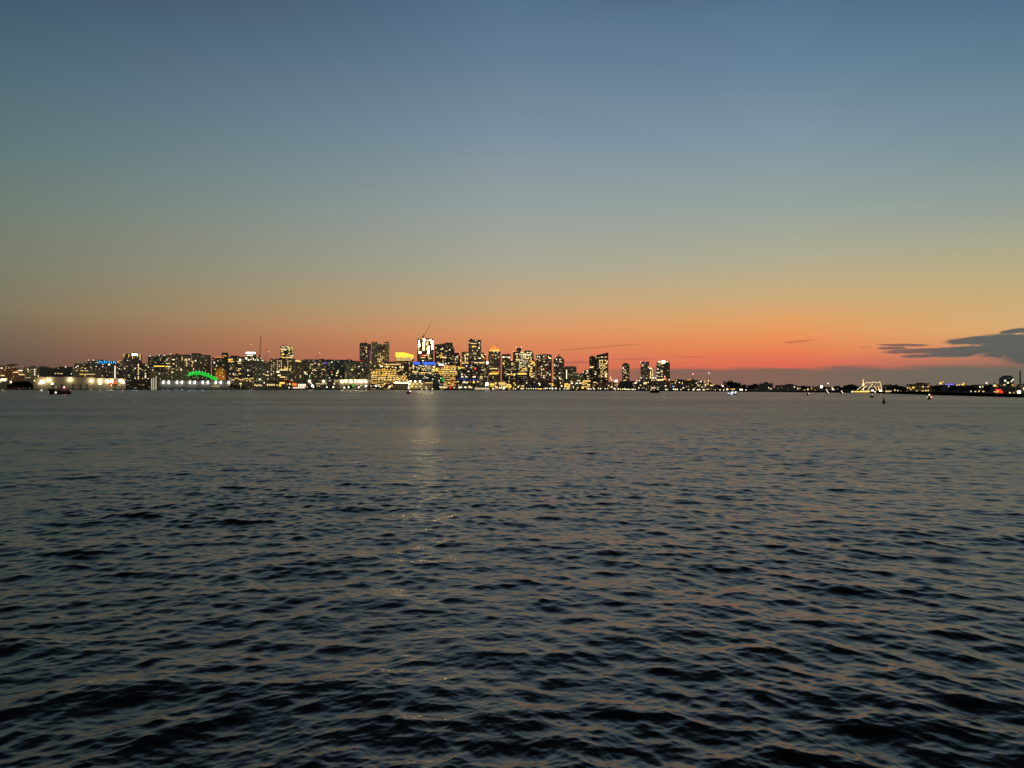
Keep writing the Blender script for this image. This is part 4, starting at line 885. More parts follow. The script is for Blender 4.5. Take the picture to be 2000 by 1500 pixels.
for k, (x0, x1, ya, yb, c) in enumerate(((955, 977.6, 686, 682.6, (1, .52, .10)), (957, 973.6, 682.6, 679, (1, .22, .03)), (961, 970, 679, 676.6, (1, .3, .05)))):
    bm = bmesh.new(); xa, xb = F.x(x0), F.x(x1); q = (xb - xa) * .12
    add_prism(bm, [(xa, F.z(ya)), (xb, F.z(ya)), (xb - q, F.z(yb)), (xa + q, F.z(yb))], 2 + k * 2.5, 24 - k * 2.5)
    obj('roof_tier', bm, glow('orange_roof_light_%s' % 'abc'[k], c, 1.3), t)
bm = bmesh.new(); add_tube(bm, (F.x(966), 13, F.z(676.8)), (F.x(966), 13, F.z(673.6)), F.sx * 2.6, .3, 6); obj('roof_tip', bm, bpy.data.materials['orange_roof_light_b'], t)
window(F, t, 966, 677, 3, 2.2, 'o', 'dormer_light', 5.5)
F = Frame(972, 2900)
t = thing('tower_crane', 'thin slanting crane jib behind the orange pyramid roof', 'crane', F.loc, F.rz)
bm = bmesh.new(); add_tube(bm, (F.x(969), 0, 2), (F.x(969), 0, F.z(675.6)), 1.0, 1.0, 4); obj('mast', bm, M_STEEL, t)
bm = bmesh.new(); add_tube(bm, (F.x(969), 0, F.z(675.6)), (F.x(975.4), 0, F.z(668)), .7, .5, 4); obj('jib', bm, M_STEEL, t)

B('office_block', 'flat topped block with two white glowing windows right of the orange pyramid roof', 'office building', (980, 997, 691.6), 2680, 'dark', 28,
  [(983.4, 697.4, 5, 3, 'w'), (989, 697, 3, 2, 'p'), (994, 698, 5, 3, 'w'), (982, 705, 1.6, 2.6, 'd'), (986, 705, 1.8, 2.6, 'p'), (983.6, 710, 3, 5, 'y'), (981, 702, 2, 2, 'd')], [(10, 'dp', (981, 996, 700, 735), (1.2, 2), .1)], 1, red=[(981, 691.6), (995, 690.8)])
t, F = B('office_block', 'dark lower block with speckled windows beside the sparkling office cluster', 'office building', [(986, 704), (1002, 704), (1002, 706), (1012, 706)], 2540, 'home', 28,
  [(998.6, 703, 2.4, 2.2, 'p'), (1000, 711, 2, 6, 'p'), (990, 720, 2, 2, 'd'), (991, 730.6, 3, 2, 'w'), (994, 731.4, 8, 1.6, 'y'), (1000, 732, 2, 2, 'y'), (1004, 732.6, 3, 3, 'p'), (999, 730, 3, 2, 'y'), (999, 726.4, 1.8, 1.8, 'p'), (996, 722.4, 2, 1.6, 'p')], [(24, 'dpp', (987, 1008, 708, 740), (1.2, 2), .1)])
B('office_tower', 'dark two step tower with white corner lights left of the sparkling office cluster', 'tower', [(1002.2, 687), (1009, 687), (1009, 679.4), (1018, 679.4), (1018, 690), (1019, 690)], 2650, 'black', 28,
  [(1003, 686.6, 1.6, 1.6, 'w'), (1008.6, 678.2, 1.5, 2, 'w'), (1018, 678, 1.5, 2, 'w'), (1009, 691.6, 5, 3, 'p'), (1010, 696, 3, 2, 'p'), (1009, 702, 4, 2, 'p')], [(8, 'dp', (1003, 1018, 690, 724), (1.2, 2), .1)])
B('office_tower', 'sparkling cluster of pale lit offices with a dark domed roof', 'office building',
  [(1013, 689), (1019, 687.6), (1024, 685.6), (1028, 684.4), (1035, 684.6), (1040, 687.6), (1043, 690.6), (1043, 720)], 2550, 'glass', 34,
  [(1020, 688, 8, 2.4, 'p'), (1030, 688.6, 3, 3, 'p'), (1037, 689.6, 4, 2.4, 'p'), (1029, 693, 18, 1.8, 'w'), (1018, 692.6, 3, 2, 'p'), (1036, 697, 1.6, 4, 'p'), (1032, 697.6, 1.6, 5, 'p'), (1027, 698.4, 2, 4.6, 'p'), (1023.6, 697.4, 2, 5, 'p'), (1019, 698, 2, 3, 'y'), (1029, 700.4, 10, 1.5, 'p'), (1037.6, 700, 2, 4, 'p'), (1017.6, 708.4, 5, 2.2, 'p'), (1022, 706, 2, 1.6, 'p'), (1020, 714.8, 12, 1.4, 'p'), (1016, 718, 5, 1.6, 'p'), (1024, 720.4, 8, 1.6, 'y'), (1027, 719, 3, 1.6, 'p'), (1014, 721, 3, 1.6, 'p'), (1012, 703, 4, 3, 'p'), (1008.5, 706, 3, 3, 'p')],
  [(30, 'pppyd', (1015, 1041, 690, 724), (1.2, 3), .1)])
B('office_block', 'dark fronted block with a long amber strip under the sparkling cluster', 'office building', (1008, 1034, 725), 2420, 'black', 26,
  [(1019.6, 730.2, 20, 3.2, 'y'), (1019, 726.6, 13, 1.4, 'o'), (1005, 731, 4, 4, 'p'), (1020, 735.6, 18, .8, 'd')], [(8, 'd', (1010, 1032, 736, 752), (1.2, 2), .1)])
B('office_block', 'block with a column of orange lit floors between cluster and twin towers', 'office building', [(1030, 704), (1046.4, 704)], 2460, 'brown', 24,
  [(1036.6, 705, 7, 3.4, 'o'), (1041, 708, 6, 4, 'y'), (1044, 712, 2, 6, 'p'), (1038, 711, 4, 2.6, 'p'), (1033, 714, 4, 3, 'p'), (1036, 716.4, 8, 1.6, 'p'), (1038, 719.6, 4, 3, 'p'), (1037, 723, 4, 2, 'y'), (1037, 726, 6, 1.6, 'p'), (1036, 730, 5, 2, 'y'), (1034, 733, 5, 2.4, 'p'), (1039, 736, 5, 2.4, 'p'), (1043, 734, 2, 2, 'p'), (1046, 739, 3, 1.5, 'd')], [(10, 'ypp', (1031, 1045, 706, 738), (1.2, 2.4), .1)])
B('apartment_tower', 'broad dark slab tower with slightly arched top and sparse white windows', 'apartment building',
  [(1047, 695), (1047.6, 693.2), (1053, 692), (1062, 691.6), (1072, 691.8), (1077.2, 692.6), (1077.8, 695)], 2350, 'home', 30,
  [(1050, 696.4, 1.8, 2.6, 'w'), (1053.6, 696.4, 1.8, 2.6, 'w'), (1062, 696.2, 1.8, 2.2, 'w'), (1071.6, 697, 2.4, 3.4, 'p'), (1074, 699.6, 5, 2, 'w'), (1048.4, 701.6, 1.6, 1.6, 'w'), (1053.8, 704.2, 2.6, 1.6, 'p'), (1062.8, 706, 3, 2, 'p'), (1065.4, 713, 2.4, 2, 'p'), (1058, 715.6, 2, 2, 'w'), (1054.6, 719, 3, 1.5, 'o'), (1058, 722, 2.6, 3.4, 'p'), (1061.6, 721, 2, 3, 'p'), (1069.6, 728.6, 2.6, 1.6, 'w'), (1058, 728, 1.6, 2, 'w'), (1057.6, 733.6, 2, 1.5, 'p'), (1062.4, 733.4, 3, 2, 'p'), (1062, 737, 2, 3, 'w'), (1074, 731.6, 2.4, 4.6, 'p'), (1065, 735.4, 2, 1.6, 'd'), (1060, 712, 2, 1.6, 'd'), (1071, 713.4, 1.8, 2, 'd'), (1073, 724.6, 4, 1.5, 'd'), (1061.6, 747.8, 1.8, 2, 'w')], [(18, 'ddr', (1049, 1076, 696, 744), (1.2, 2), 0)])
t, F = B('apartment_tower', 'dark tower with sloped shoulders and a small pointed cap', 'apartment building',
  [(1081, 701), (1085, 699.6), (1085, 697.4), (1087.6, 696.4), (1096, 696.4), (1098.4, 697.4), (1098.4, 699.6), (1102, 701)], 2330, 'home', 28,
  [(1086.8, 701.6, 2, 2.6, 'w'), (1093.6, 702.4, 2, 3, 'w'), (1095, 706.4, 6, 1.2, 'p'), (1082.2, 711.6, 2.4, 1.6, 'p'), (1083.4, 713.4, 2, 2, 'w'), (1095.4, 721.6, 7, 1.2, 'd'), (1082, 721, 2, 1.4, 'd'), (1082.6, 729, 2, 1.6, 'p'), (1092.8, 728.6, 2, 2, 'w'), (1082, 737, 2, 2, 'w'), (1084.6, 739.6, 3, 1.8, 'p'), (1093, 738, 2, 4, 'w'), (1096, 740.4, 5, 1.6, 'p'), (1089, 732, 1.6, 1.6, 'd'), (1085, 723.6, 2, 1.4, 'd')], [(12, 'dd', (1082, 1101, 704, 746), (1.2, 2), 0)])
bm = bmesh.new(); add_tube(bm, (F.x(1091.4), 10, F.z(696.6)), (F.x(1091.4), 10, F.z(689.6)), F.sx * 2.0, .2, 6); obj('pointed_cap', bm, M_DARKROOF, t)
window(F, t, 1091.4, 695.6, 1.5, 1.6, 'w', 'cap_light', 8)
for px, py in ((1085, 696.2), (1099, 695.8)): window(F, t, px, py, 1, 1.6, 'p', 'corner_light', 1)
t, F = B('office_block', 'olive flat block with one bright vertical light bar', 'office building', [(1101, 718), (1104, 715.2), (1126, 715.2)], 2500, 'tan', 30,
  [(1106.6, 731, 1.6, 21, 'w'), (1121, 727.6, 7, 1, 'd'), (1116, 731.6, 8, 1, 'd')], None, 0)
B('office_block', 'dim low block with two thin lit floors right of the vertical light bar', 'office building', [(1109, 730), (1122, 729), (1141, 729), (1141, 740)], 2380, 'tan', 30,
  [(1126, 732.6, 14, 1, 'd'), (1116, 733, 6, 1.2, 'd'), (1129, 740.4, 3, 1, 'd'), (1130, 743.6, 8, 1.4, 'p'), (1117, 748.4, 4, 3, 'w'), (1126.6, 748.4, 5, 2, 'w'), (1133.6, 748.4, 5, 2, 'w'), (1116, 744.6, 4, 1.4, 'p')], [(6, 'dp', (1111, 1140, 734, 750), (1.2, 2), 0)])
B('office_block', 'gold lit cube shaped pavilion on the quay under the vertical light bar', 'building', [(1101.6, 748.6), (1114, 748.6)], 2120, 'amber', 14,
  [(1104, 750.6, 3, 4, 'y'), (1108, 750, 3, 3, 'y'), (1112, 752, 3, 5, 'y'), (1106, 755, 5, 3, 'y'), (1110, 756.4, 3, 2, 'p'), (1103, 755, 2, 3, 'p')], None, 0)
B('office_block', 'small stepped block with white windows left of the slanted roof tower', 'office building', [(1138.6, 727), (1141, 723.6), (1146, 721.4), (1152, 721.4)], 2450, 'dark', 26,
  [(1139, 727, 1.6, 1.8, 'w'), (1147, 724, 4, 2, 'w'), (1144.6, 729, 3, 1.6, 'p'), (1148, 727.4, 2, 3, 'p'), (1147.6, 735, 3, 1.6, 'p'), (1148, 740, 2, 2, 'p')], [(6, 'dp', (1140, 1151, 724, 745), (1.2, 2), 0)])
B('office_tower', 'dark left half of a stepped pair under the slanted roof tower', 'tower', (1150.8, 1165.4, 696.4), 2420, 'black', 28,
  [(1155, 717.6, 7, 2.4, 'p'), (1157.6, 716.6, 2, 3, 'p'), (1153, 716.4, 3, 1.4, 'p'), (1159.4, 716, 1.6, 1.8, 'p'), (1163, 726, 3, 1.5, 'p'), (1163.4, 730.6, 5, 2, 'w'), (1162, 736, 2, 1.6, 'd')], [(10, 'dd', (1152, 1164, 700, 744), (1.2, 2), .1)], 1)
B('glass_tower', 'tower with a slanted knife edge roof and a bright pale glass face', 'tower', [(1164.6, 697), (1165.4, 692.6), (1167, 693), (1178, 690.8), (1188.2, 688.2), (1188.2, 720)], 2380, 'black', 30,
  [(1165, 698.4, 1.6, 2.4, 'p'), (1170, 698.4, 1.4, 2, 'p'), (1175.6, 697.4, 4, 1.6, 'w'), (1182.6, 697.4, 6, 1.2, 'p')] + [(1171.4 + 2.7 * c, 704 + 3.2 * r, rl.uniform(1.6, 2.7), rl.uniform(1.6, 3.2), rl.choice('pppyd')) for r in range(11) for c in range(6) if rl.random() < .8 - .02 * r] + [(1184, 734, 3, 6, 'p'), (1186, 706, 2, 4, 'p')],
  [(8, 'dp', (1168, 1187, 735, 744), (1.2, 3), .1)])
B('office_block', 'amber lit low block at the water left of the long brick wharf', 'building', [(1136.6, 742.4), (1152.6, 742.4)], 2080, 'amber', 18,
  [(1140 + 3 * k, 744.2, 2.6, 3, 'y') for k in range(5)] + [(1140, 750.6, 3, 3, 'y'), (1146, 749, 2, 3, 'p'), (1148.6, 752, 4, 2.4, 'p'), (1138, 757.6, 5, 3.4, 'y'), (1120, 756, 1.6, 6, 'p'), (1128.6, 757, 1.6, 4, 'p')], None)
B('brick_building', 'long dark brick wharf building below the slanted roof tower', 'building', [(1152, 750), (1158, 746.4), (1196, 746), (1204, 748), (1204, 752)], 2000, 'brick', 26,
  [(1162, 746.8, 7, 1.8, 'p'), (1150, 751.6, 5, 3, 'p'), (1188.6, 753, 2, 2, 'w'), (1193.4, 756, 2, 2.6, 'p')], [(10, 'do', (1156, 1202, 750, 757), (1.2, 2), .1)], 2)
B('apartment_tower', 'narrow tower with a rounded dark top standing alone right of the knife edge roof', 'apartment building',
  [(1215.2, 712)] + [(1215.2 + 14 * k / 8, 712 - 3.6 * math.sin(math.pi * k / 8)) for k in range(1, 8)] + [(1229.6, 712)], 2300, 'dark', 24,
  [(1217.4, 718.4, 1.6, 4, 'w'), (1221.4, 723.6, 2, 3.4, 'p'), (1221.6, 728.4, 4.6, 1.6, 'p'), (1216.4, 737.6, 3, 1.4, 'd'), (1223.6, 736.6, 2, 2.4, 'p'), (1221, 742.6, 5, 1.6, 'p'), (1217.6, 744, 2, 2, 'p'), (1226, 720.4, 3, 1, 'd'), (1226.6, 713, 1.6, 2, 'd'), (1219, 721, 1.6, 2, 'p')], [(8, 'ddp', (1216.4, 1228, 722, 744), (1.2, 2), .1)])
B('apartment_tower', 'dark slab with red roof beacon left of the white crowned tower', 'apartment building', [(1251, 710), (1251, 707), (1257, 706.2), (1267.6, 706.2), (1268, 709)], 2200, 'home', 24,
  [(1251.6, 707.4, 1, 4, 'w'), (1259.6, 706.4, 3, 1.6, 'v'), (1255, 712.4, 3, 2.4, 'p'), (1254, 715, 2, 1.6, 'p'), (1265, 712, 2, 2, 'd'), (1266.4, 717, 2, 3, 'p'), (1253, 724, 3, 1.4, 'd'), (1257, 735, 2.6, 6, 'd'), (1263, 733, 2, 2, 'd'), (1262.6, 738.4, 3, 1.6, 'p'), (1252.6, 738, 2.4, 2, 'w'), (1258, 720, 3, 1.5, 'd'), (1261, 727, 2, 1.5, 'd')], [(8, 'dd', (1252, 1266, 710, 742), (1.2, 2), 0)], red=[(1259.6, 705.6)])
B('apartment_block', 'shorter white lit block squeezed between the two dark apartment towers', 'apartment building', [(1267.6, 718.4), (1275.8, 718.4)], 2160, 'glass', 20,
  [(1270.6, 719.6, 5.4, 3, 'w'), (1274.6, 724, 1.4, 8, 'p'), (1271, 728, 2, 8, 'p'), (1274.6, 731, 1.6, 6, 'p'), (1270.4, 737, 3, 5, 'p'), (1271, 733, 2, 2, 'p')], None)
B('apartment_tower', 'balconied tower with a dazzling white lit crown', 'apartment building', [(1282, 712), (1283, 705.4), (1284, 704.6), (1306.4, 704.6), (1307.4, 706), (1308.4, 712)], 2120, 'home', 26,
  [(1292.4, 706.4, 17, 3, 'w'), (1295.6, 707, 7, 4.6, 'W'), (1303.6, 706.4, 4, 2.4, 'p'), (1292, 710.6, 8, 1.6, 'y'), (1285, 721, 3, 2.4, 'w'), (1291.4, 725, 1.6, 6, 'p'), (1285.6, 727.8, 6, 1.6, 'w'), (1294, 725.6, 1.6, 2, 'p'), (1283.4, 734, 2, 2, 'w'), (1292.6, 735, 2, 2, 'w'), (1287.6, 735.4, 3, 1.4, 'p'), (1298.4, 735.4, 2, 1.6, 'w'), (1292, 713, 1.2, 8, 'd'), (1289, 742, 15, 3.2, 'p'), (1297, 740.4, 6, 2, 'p'), (1299.6, 738.4, 5, 5, 'r')],
  [(10, 'ddp', (1283.6, 1306, 713, 736), (1.2, 2), 0)], red=[(1306, 704)])
B('office_block', 'dark red lit annexe on the right of the white crowned tower', 'building', (1300, 1309, 736.4), 2050, 'brick', 16, [(1301, 741, 2, 3, 'o'), (1306, 742, 1.5, 4, 'd'), (1304, 744, 3, 1, 'r')], None)
B('apartment_block', 'dark low block with a square lit sign panel below the red beacon slab', 'building', [(1236, 748), (1243, 744), (1262, 744), (1262, 742.6), (1283, 742.6), (1283, 748)], 1960, 'black', 24,
  [(1260, 748.4, 7, 4.6, 'p'), (1243.6, 744, 3, 3, 'p'), (1241.6, 748, 5, 2.4, 'w'), (1251, 752.4, 3, 2.4, 'p'), (1249, 743.4, 2, 2, 'w'), (1266, 746.6, 2, 2, 'w'), (1273, 743, 2, 2, 'p'), (1276, 738, 3, 3.6, 'w'), (1281, 738, 2, 3, 'w'), (1247.6, 757.6, 1.4, 4, 'w'), (1262.6, 760.6, 2, 2, 'w')], [(8, 'dp', (1240, 1281, 746, 758), (1.2, 2), 0)])
B('warehouse', 'low grey wharf shed right of the round topped tower', 'warehouse', [(1206, 750), (1215, 744), (1240, 744), (1240, 750)], 1990, M_GREYWALL, 26, [(1203.6, 744, 5, 3.6, 'W'), (1192.6, 738, 2, 6, 'p'), (1194.4, 742, 2, 4, 'p'), (1198.6, 743, 1.4, 3, 'p'), (1206, 751, 2, 2, 'p')], None, 1)
B('office_block', 'dark low slab with a dim line of windows right of the white crowned tower', 'building', [(1310, 743), (1331, 743), (1331, 741), (1357, 741), (1357, 744), (1374, 744)], 1850, 'black', 26,
  [(1315.6, 742.4, 5, 1.6, 'o'), (1307, 741.6, 2.2, 2.4, 'w'), (1321, 743, 2, 2, 'p'), (1318.6, 747.6, 1.4, 4, 'p'), (1327, 747, 2, 2.4, 'w'), (1332.6, 748.4, 1.5, 4, 'p'), (1345.6, 741.8, 9, 2, 'o'), (1369, 745.4, 3, 2.4, 'w'), (1360, 748, 2, 2, 'w'), (1362.6, 751, 2, 2, 'p'), (1364.4, 753, 2, 2, 'p'), (1371, 756, 2, 2, 'w'), (1377.6, 752, 2, 4, 'p'), (1376, 745, 2, 2, 'p'), (1366, 754, 1.4, 1.4, 'p'), (1314, 754.6, 2, 2, 'c'), (1345.6, 755, 1.5, 4, 'd'), (1299.6, 753.6, 3, 2.4, 'w'), (1334.6, 757.6, 3, 2, 'w')], [(10, 'dp', (1312, 1372, 746, 758), (1.2, 1.8), 0)], 2)
F = Frame(1353.6, 1900)
t = thing('beacon_mast', 'pale mast with a single red beacon on the dim roofs right of downtown', 'mast', F.loc, F.rz)
bm = bmesh.new(); add_tube(bm, (0, 0, F.z(744)), (0, 0, F.z(731.6)), .9, .5, 6); obj('pole', bm, M_PALE, t)
bm = bmesh.new(); add_tube(bm, (0, 0, 1.8), (0, 0, F.z(744)), 1.2, .9, 6); obj('base', bm, M_STEEL, t)
bm = bmesh.new(); add_ball(bm, (0, 0, F.z(730.6)), 2.3); obj('beacon', bm, GLOW['r'], t); window(F, t, 0 + 1353.6, 730.8, 1.8, 1.8, 'w', 'beacon_lens', -2.4)

# ---- right shore, getting nearer
F = Frame(1386, 1750)
t = thing('church_spire', 'small pale lit steeple with a white beacon above the low right shore', 'church', F.loc, F.rz)
bm = bmesh.new(); add_box(bm, F.x(1378), F.x(1394), 0, 14, 1.8, F.z(751)); obj('wall', bm, FAC['dark'], t)
bm = bmesh.new(); add_prism(bm, [(F.x(1377), F.z(751)), (F.x(1395), F.z(751)), (F.x(1386), F.z(747.4))], -.6, 15); obj('roof', bm, M_DARKROOF, t)
bm = bmesh.new(); add_tube(bm, (F.x(1387), 3, F.z(751)), (F.x(1386.2), 3, F.z(737.4)), 2.2, .3, 4); obj('spire', bm, M_WALL, t)
bm = bmesh.new(); add_tube(bm, (F.x(1385.2), 3, F.z(741)), (F.x(1384.9), 3, F.z(729.6)), .3, .15, 5); obj('rod', bm, M_STEEL, t)
bm = bmesh.new(); add_ball(bm, (F.x(1384.9), 3, F.z(728.9)), 1.6); obj('beacon', bm, GLOW['w'], t)
for px, py, w, h, c in [(1387.6, 744, 1.2, 9, 'd'), (1384, 743.6, 2, 4, 'p'), (1383, 750, 2, 3, 'p'), (1392, 752.6, 11, 2.4, 'p'), (1378.4, 752, 2, 4, 'p'), (1382, 761.6, 6, 4.4, 'p'), (1389, 760, 1.6, 4, 'd')]: window(F, t, px, py, w, h, c, 'window', -1)
B('office_block', 'dark flat waterfront block just right of the small pale steeple', 'building', [(1393, 752), (1414, 752), (1414, 754), (1420, 756)], 1560, 'black', 22, [(1403.6, 758.6, 7, 1.2, 'd'), (1411.6, 754, 4, 3, 'w'), (1409, 752, 2, 1.4, 'p')], [(4, 'd', (1394, 1418, 755, 761), (1.2, 2), 0)], 1)
B('warehouse', 'pale brick wharf house with lit gable behind the bluish lit boat', 'warehouse', [(1418, 757), (1426, 755), (1438, 757)], 1450, 'brick', 16, [(1431, 760, 9, 1.8, 'y'), (1421, 760.6, 4, 4, 'w'), (1419, 754, 2, 2.4, 'w'), (1447, 762.6, 7, 5.6, 'Y'), (1438.6, 755.6, 3.4, 2.4, 'p'), (1431.4, 752, 2, 2.6, 'w'), (1424.6, 748.8, 1.6, 1.6, 'w'), (1427, 744.6, 2, 1.6, 'p')], None)
B('office_block', 'long dark flat roofed block among the trees right of the bluish lit boat', 'building', [(1475, 750), (1482, 748.8), (1509.6, 748.4), (1509.6, 752)], 1500, 'black', 24, [(1486, 763, 2.2, 2.4, 'p'), (1492.6, 763, 2, 2.4, 'p'), (1501.6, 757.6, 2, 2.4, 'w'), (1508, 762.4, 7, 2, 'p'), (1506, 759.6, 1.6, 4, 'p')], None, 1)
B('apartment_block', 'dark low row of houses with dotted white lights on the right shore', 'building', [(1514, 752.4), (1530, 751.8), (1556, 752)], 1380, 'black', 20,
  [(1518, 763.4, 5, 3, 'p'), (1514, 763, 2, 2, 'w'), (1526.6, 763.6, 2, 3, 'w'), (1519, 758.6, 3, 1.4, 'd'), (1537, 763.4, 2.4, 2.4, 'w'), (1541.6, 763.4, 2, 2, 'w'), (1547.6, 764, 3, 3, 'p'), (1552, 764.4, 3, 2.4, 'o'), (1551.6, 756, 2.4, 2, 'w'), (1557.6, 759, 2, 3, 'w')], [(5, 'd', (1516, 1554, 755, 762), (1.2, 2), 0)], 2)
B('apartment_block', 'dark row of roofs with scattered lamps left of the ship outlined in light', 'building', [(1556, 753.6), (1572, 754.4), (1600, 755), (1622, 755.4), (1636, 756.4)], 1290, 'brown', 20,
  [(1558, 759, 2, 2.4, 'w'), (1563, 763.6, 3, 3, 'p'), (1571, 763, 5, 3.6, 'y'), (1585, 758.4, 2, 2.4, 'p'), (1592, 763, 2.4, 3, 'p'), (1595, 763.8, 2.4, 2.4, 'p'), (1604.6, 755.4, 4.6, 4.6, 'W'), (1603, 764, 4, 2.6, 'w'), (1608, 764, 2, 2, 'w'), (1614, 761, 2, 2, 'w'), (1627, 760, 5, 4, 'w'), (1629, 764, 9, 2.4, 'y'), (1620, 764, 3, 4, 'w'), (1638, 766, 3, 2, 'y'), (1625, 757, 2, 2, 'p'), (1636, 757.4, 3, 2.4, 'w'), (1578, 762, 1.6, 4, 'y')], None, 2)
F = Frame(1617.4, 1300)
t = thing('beacon_mast', 'leaning thin mast with one white light among the roofs left of the lit ship', 'mast', F.loc, F.rz)
bm = bmesh.new(); add_tube(bm, (F.x(1614), 0, 1.8), (F.x(1617.2), 0, F.z(750)), .5, .25, 5); obj('pole', bm, M_STEEL, t)
bm = bmesh.new(); add_ball(bm, (F.x(1617.4), 0, F.z(749)), 1.3); obj('beacon', bm, GLOW['w'], t)

F = Frame(1686, 1700)
t = thing('obelisk', 'tall pale obelisk glowing warm behind the ship outlined in light', 'monument', F.loc, F.rz)
bm = bmesh.new(); add_tube(bm, (0, 0, 2), (0, 0, F.z(741)), 2.6, 1.6, 4); obj('shaft', bm, M_GRAN, t)
bm = bmesh.new(); add_tube(bm, (0, 0, F.z(741)), (0, 0, F.z(737.6)), 1.6, .1, 4); obj('pyramid_tip', bm, M_GRAN, t)
LO = bpy.data.lights.new('monument_flood', 'POINT'); LO.energy = 50000; LO.color = (1, .62, .28); LO.shadow_soft_size = 2.0
for zz in (756,):
    l = bpy.data.objects.new('floodlight_beam', LO); COL.objects.link(l); l.parent = t; l.location = (2, -14, F.z(zz))
bm = bmesh.new(); add_box(bm, -1, 1, -15, -14, 1.8, 3.2); obj('floodlight', bm, GLOW['Y'], t)

# ship dressed with strings of light
Ds = shore_D(1695) - 14
F = Frame(1695, Ds)
t = thing('sailing_ship', 'three masted ship outlined with warm strings of light along its rigging', 'ship', F.loc, F.rz)
hullp = [(1662, 764), (1668, 766), (1664.5, 768.8), (1727, 768.8), (1729, 765.4)]
bm = bmesh.new()
add_prism(bm, [(F.x(1661), F.z(764.4)), (F.x(1666), F.z(769.4)), (F.x(1726), F.z(769.4)), (F.x(1729), F.z(765)), (F.x(1722), F.z(765.6)), (F.x(1700), F.z(766.4)), (F.x(1672), F.z(765.6))], -3.5, 3.5); obj('hull', bm, M_HULL, t)
for px, top in ((1681.5, 754), (1693, 746.4), (1705.6, 745.4), (1718.4, 745.6)):
    bm = bmesh.new(); add_tube(bm, (F.x(px), 0, F.z(767)), (F.x(px), 0, F.z(top)), .28, .14, 6); obj('mast', bm, M_STEEL, t)
gs = glow('string_light', (1, .74, .36), 1.3)
def string(pts, sag=0.0, nm='light_string', r=.34):
    bm = bmesh.new()
    for (ax, ay), (bx, by) in zip(pts, pts[1:]):
        seg = 5; prev = None
        for k in range(seg + 1):
            u = k / seg; p = (F.x(ax + (bx - ax) * u), -.3, F.z(ay + (by - ay) * u + sag * 4 * u * (1 - u)))
            if prev: add_tube(bm, prev, p, r, r, 5)
            prev = p
    return obj(nm, bm, gs, t)
string([(1673.4, 762), (1684, 754), (1693, 746.4)]); string([(1693, 746.4), (1705.6, 745.4)], 1.9); string([(1705.6, 745.4), (1718.4, 745.6)], 2.1); string([(1718.4, 745.6), (1722, 762.6)])
string([(1682.6, 762), (1693, 753.4)]); string([(1694.6, 761.8), (1705, 749)]); string([(1707, 753.6), (1712.6, 762)]); string([(1716, 755), (1717, 762)])
window(F, t, 1683, 765, 34, 2.6, 'y', 'deck_lights', -3.7); window(F, t, 1664.6, 765, 4, 3, 'w', 'bow_light', -3.8)
for px, py, w, h, c in [(1704, 762.6, 5, 4, 'w'), (1709, 765, 3, 3, 'w'), (1719.6, 764, 5, 5, 'W'), (1726, 765, 6, 2.6, 'y'), (1720.6, 769, 2.4, 2.4, 'p'), (1714.6, 755, 4, 2, 'o'), (1716, 760, 2, 6, 'p'), (1690, 763.6, 22, 1.4, 'p')]: window(F, t, px, py, w, h, c, 'deck_lamp', -3.9)

B('office_block', 'dark grey rounded block just right of the ship outlined in light', 'building', [(1723.6, 753), (1725, 751.4), (1741, 751.4), (1743.6, 753.6)], 1000, 'black', 18, [(1730.4, 756.4, 2, 2, 'd')], None, 1)
B('boathouse', 'low shed with one long white lit window strip right of the lit ship', 'shed', [(1725, 761), (1744, 761)], 880, 'dark', 10, [(1731, 764.4, 4, 2.4, 'p'), (1737, 764.6, 9, 2.4, 'p')], None)
t, F = B('warehouse', 'broad dark brown warehouse with sloping ends on the right shore', 'warehouse', [(1768.6, 754.6), (1771.6, 750.2), (1790, 749.6), (1812, 749.8), (1813, 752.4), (1824, 754)], 960, 'brown', 30,
  [(1769.4, 757, 2.4, 2, 'p'), (1772.6, 757.4, 2, 3, 'p'), (1777, 758, 2, 2, 'y'), (1784, 757, 4.4, 3.4, 'y'), (1802.6, 755.4, 2.6, 3, 'p'), (1813, 755.4, 4, 3, 'o'), (1808, 755.6, 2, 1.6, 'd'), (1779, 760.6, 2, 2, 'p'), (1802, 764.8, 5, 4.6, 'p'), (1808, 764, 4, 4, 'p'), (1812.6, 762.6, 2, 3, 'p'), (1790.6, 764, 3, 3, 'p'), (1781, 765.6, 5, 2.4, 'p'), (1771, 764.6, 3, 3, 'd'), (1762.6, 765.6, 5, 2.4, 'p'), (1758.6, 765, 2.4, 3, 'p'), (1761.6, 760, 3, 2.4, 'p'), (1747, 762, 2.4, 4, 'p'), (1752.8, 763, 2.4, 3, 'w')], [(5, 'd', (1772, 1820, 752, 758), (1.2, 2), 0)], 2, red=[(1816.6, 752.4)])
F = Frame(1837, 900)
t = thing('floodlit_turret', 'small turret with an orange glowing cap next to the violet light strip', 'tower', F.loc, F.rz)
bm = bmesh.new(); add_tube(bm, (0, 0, 1.8), (0, 0, F.z(750.6)), 1.5, 1.3, 8); obj('shaft', bm, FAC['brown'], t)
bm = bmesh.new(); add_tube(bm, (0, 0, F.z(750.6)), (0, 0, F.z(746)), 1.6, .5, 8); obj('lit_cap', bm, GLOW['y'], t)  # yellow light on the cap put in as its own glow
window(F, t, 1842, 746, 2, 2, 'y', 'lamp'); window(F, t, 1843, 757, 2, 4, 'w', 'lamp', -1.6); window(F, t, 1842, 763.4, 4, 3.4, 'p', 'lamp', -1.6); window(F, t, 1847, 767.4, 5, 3, 'w', 'lamp', -1.8)
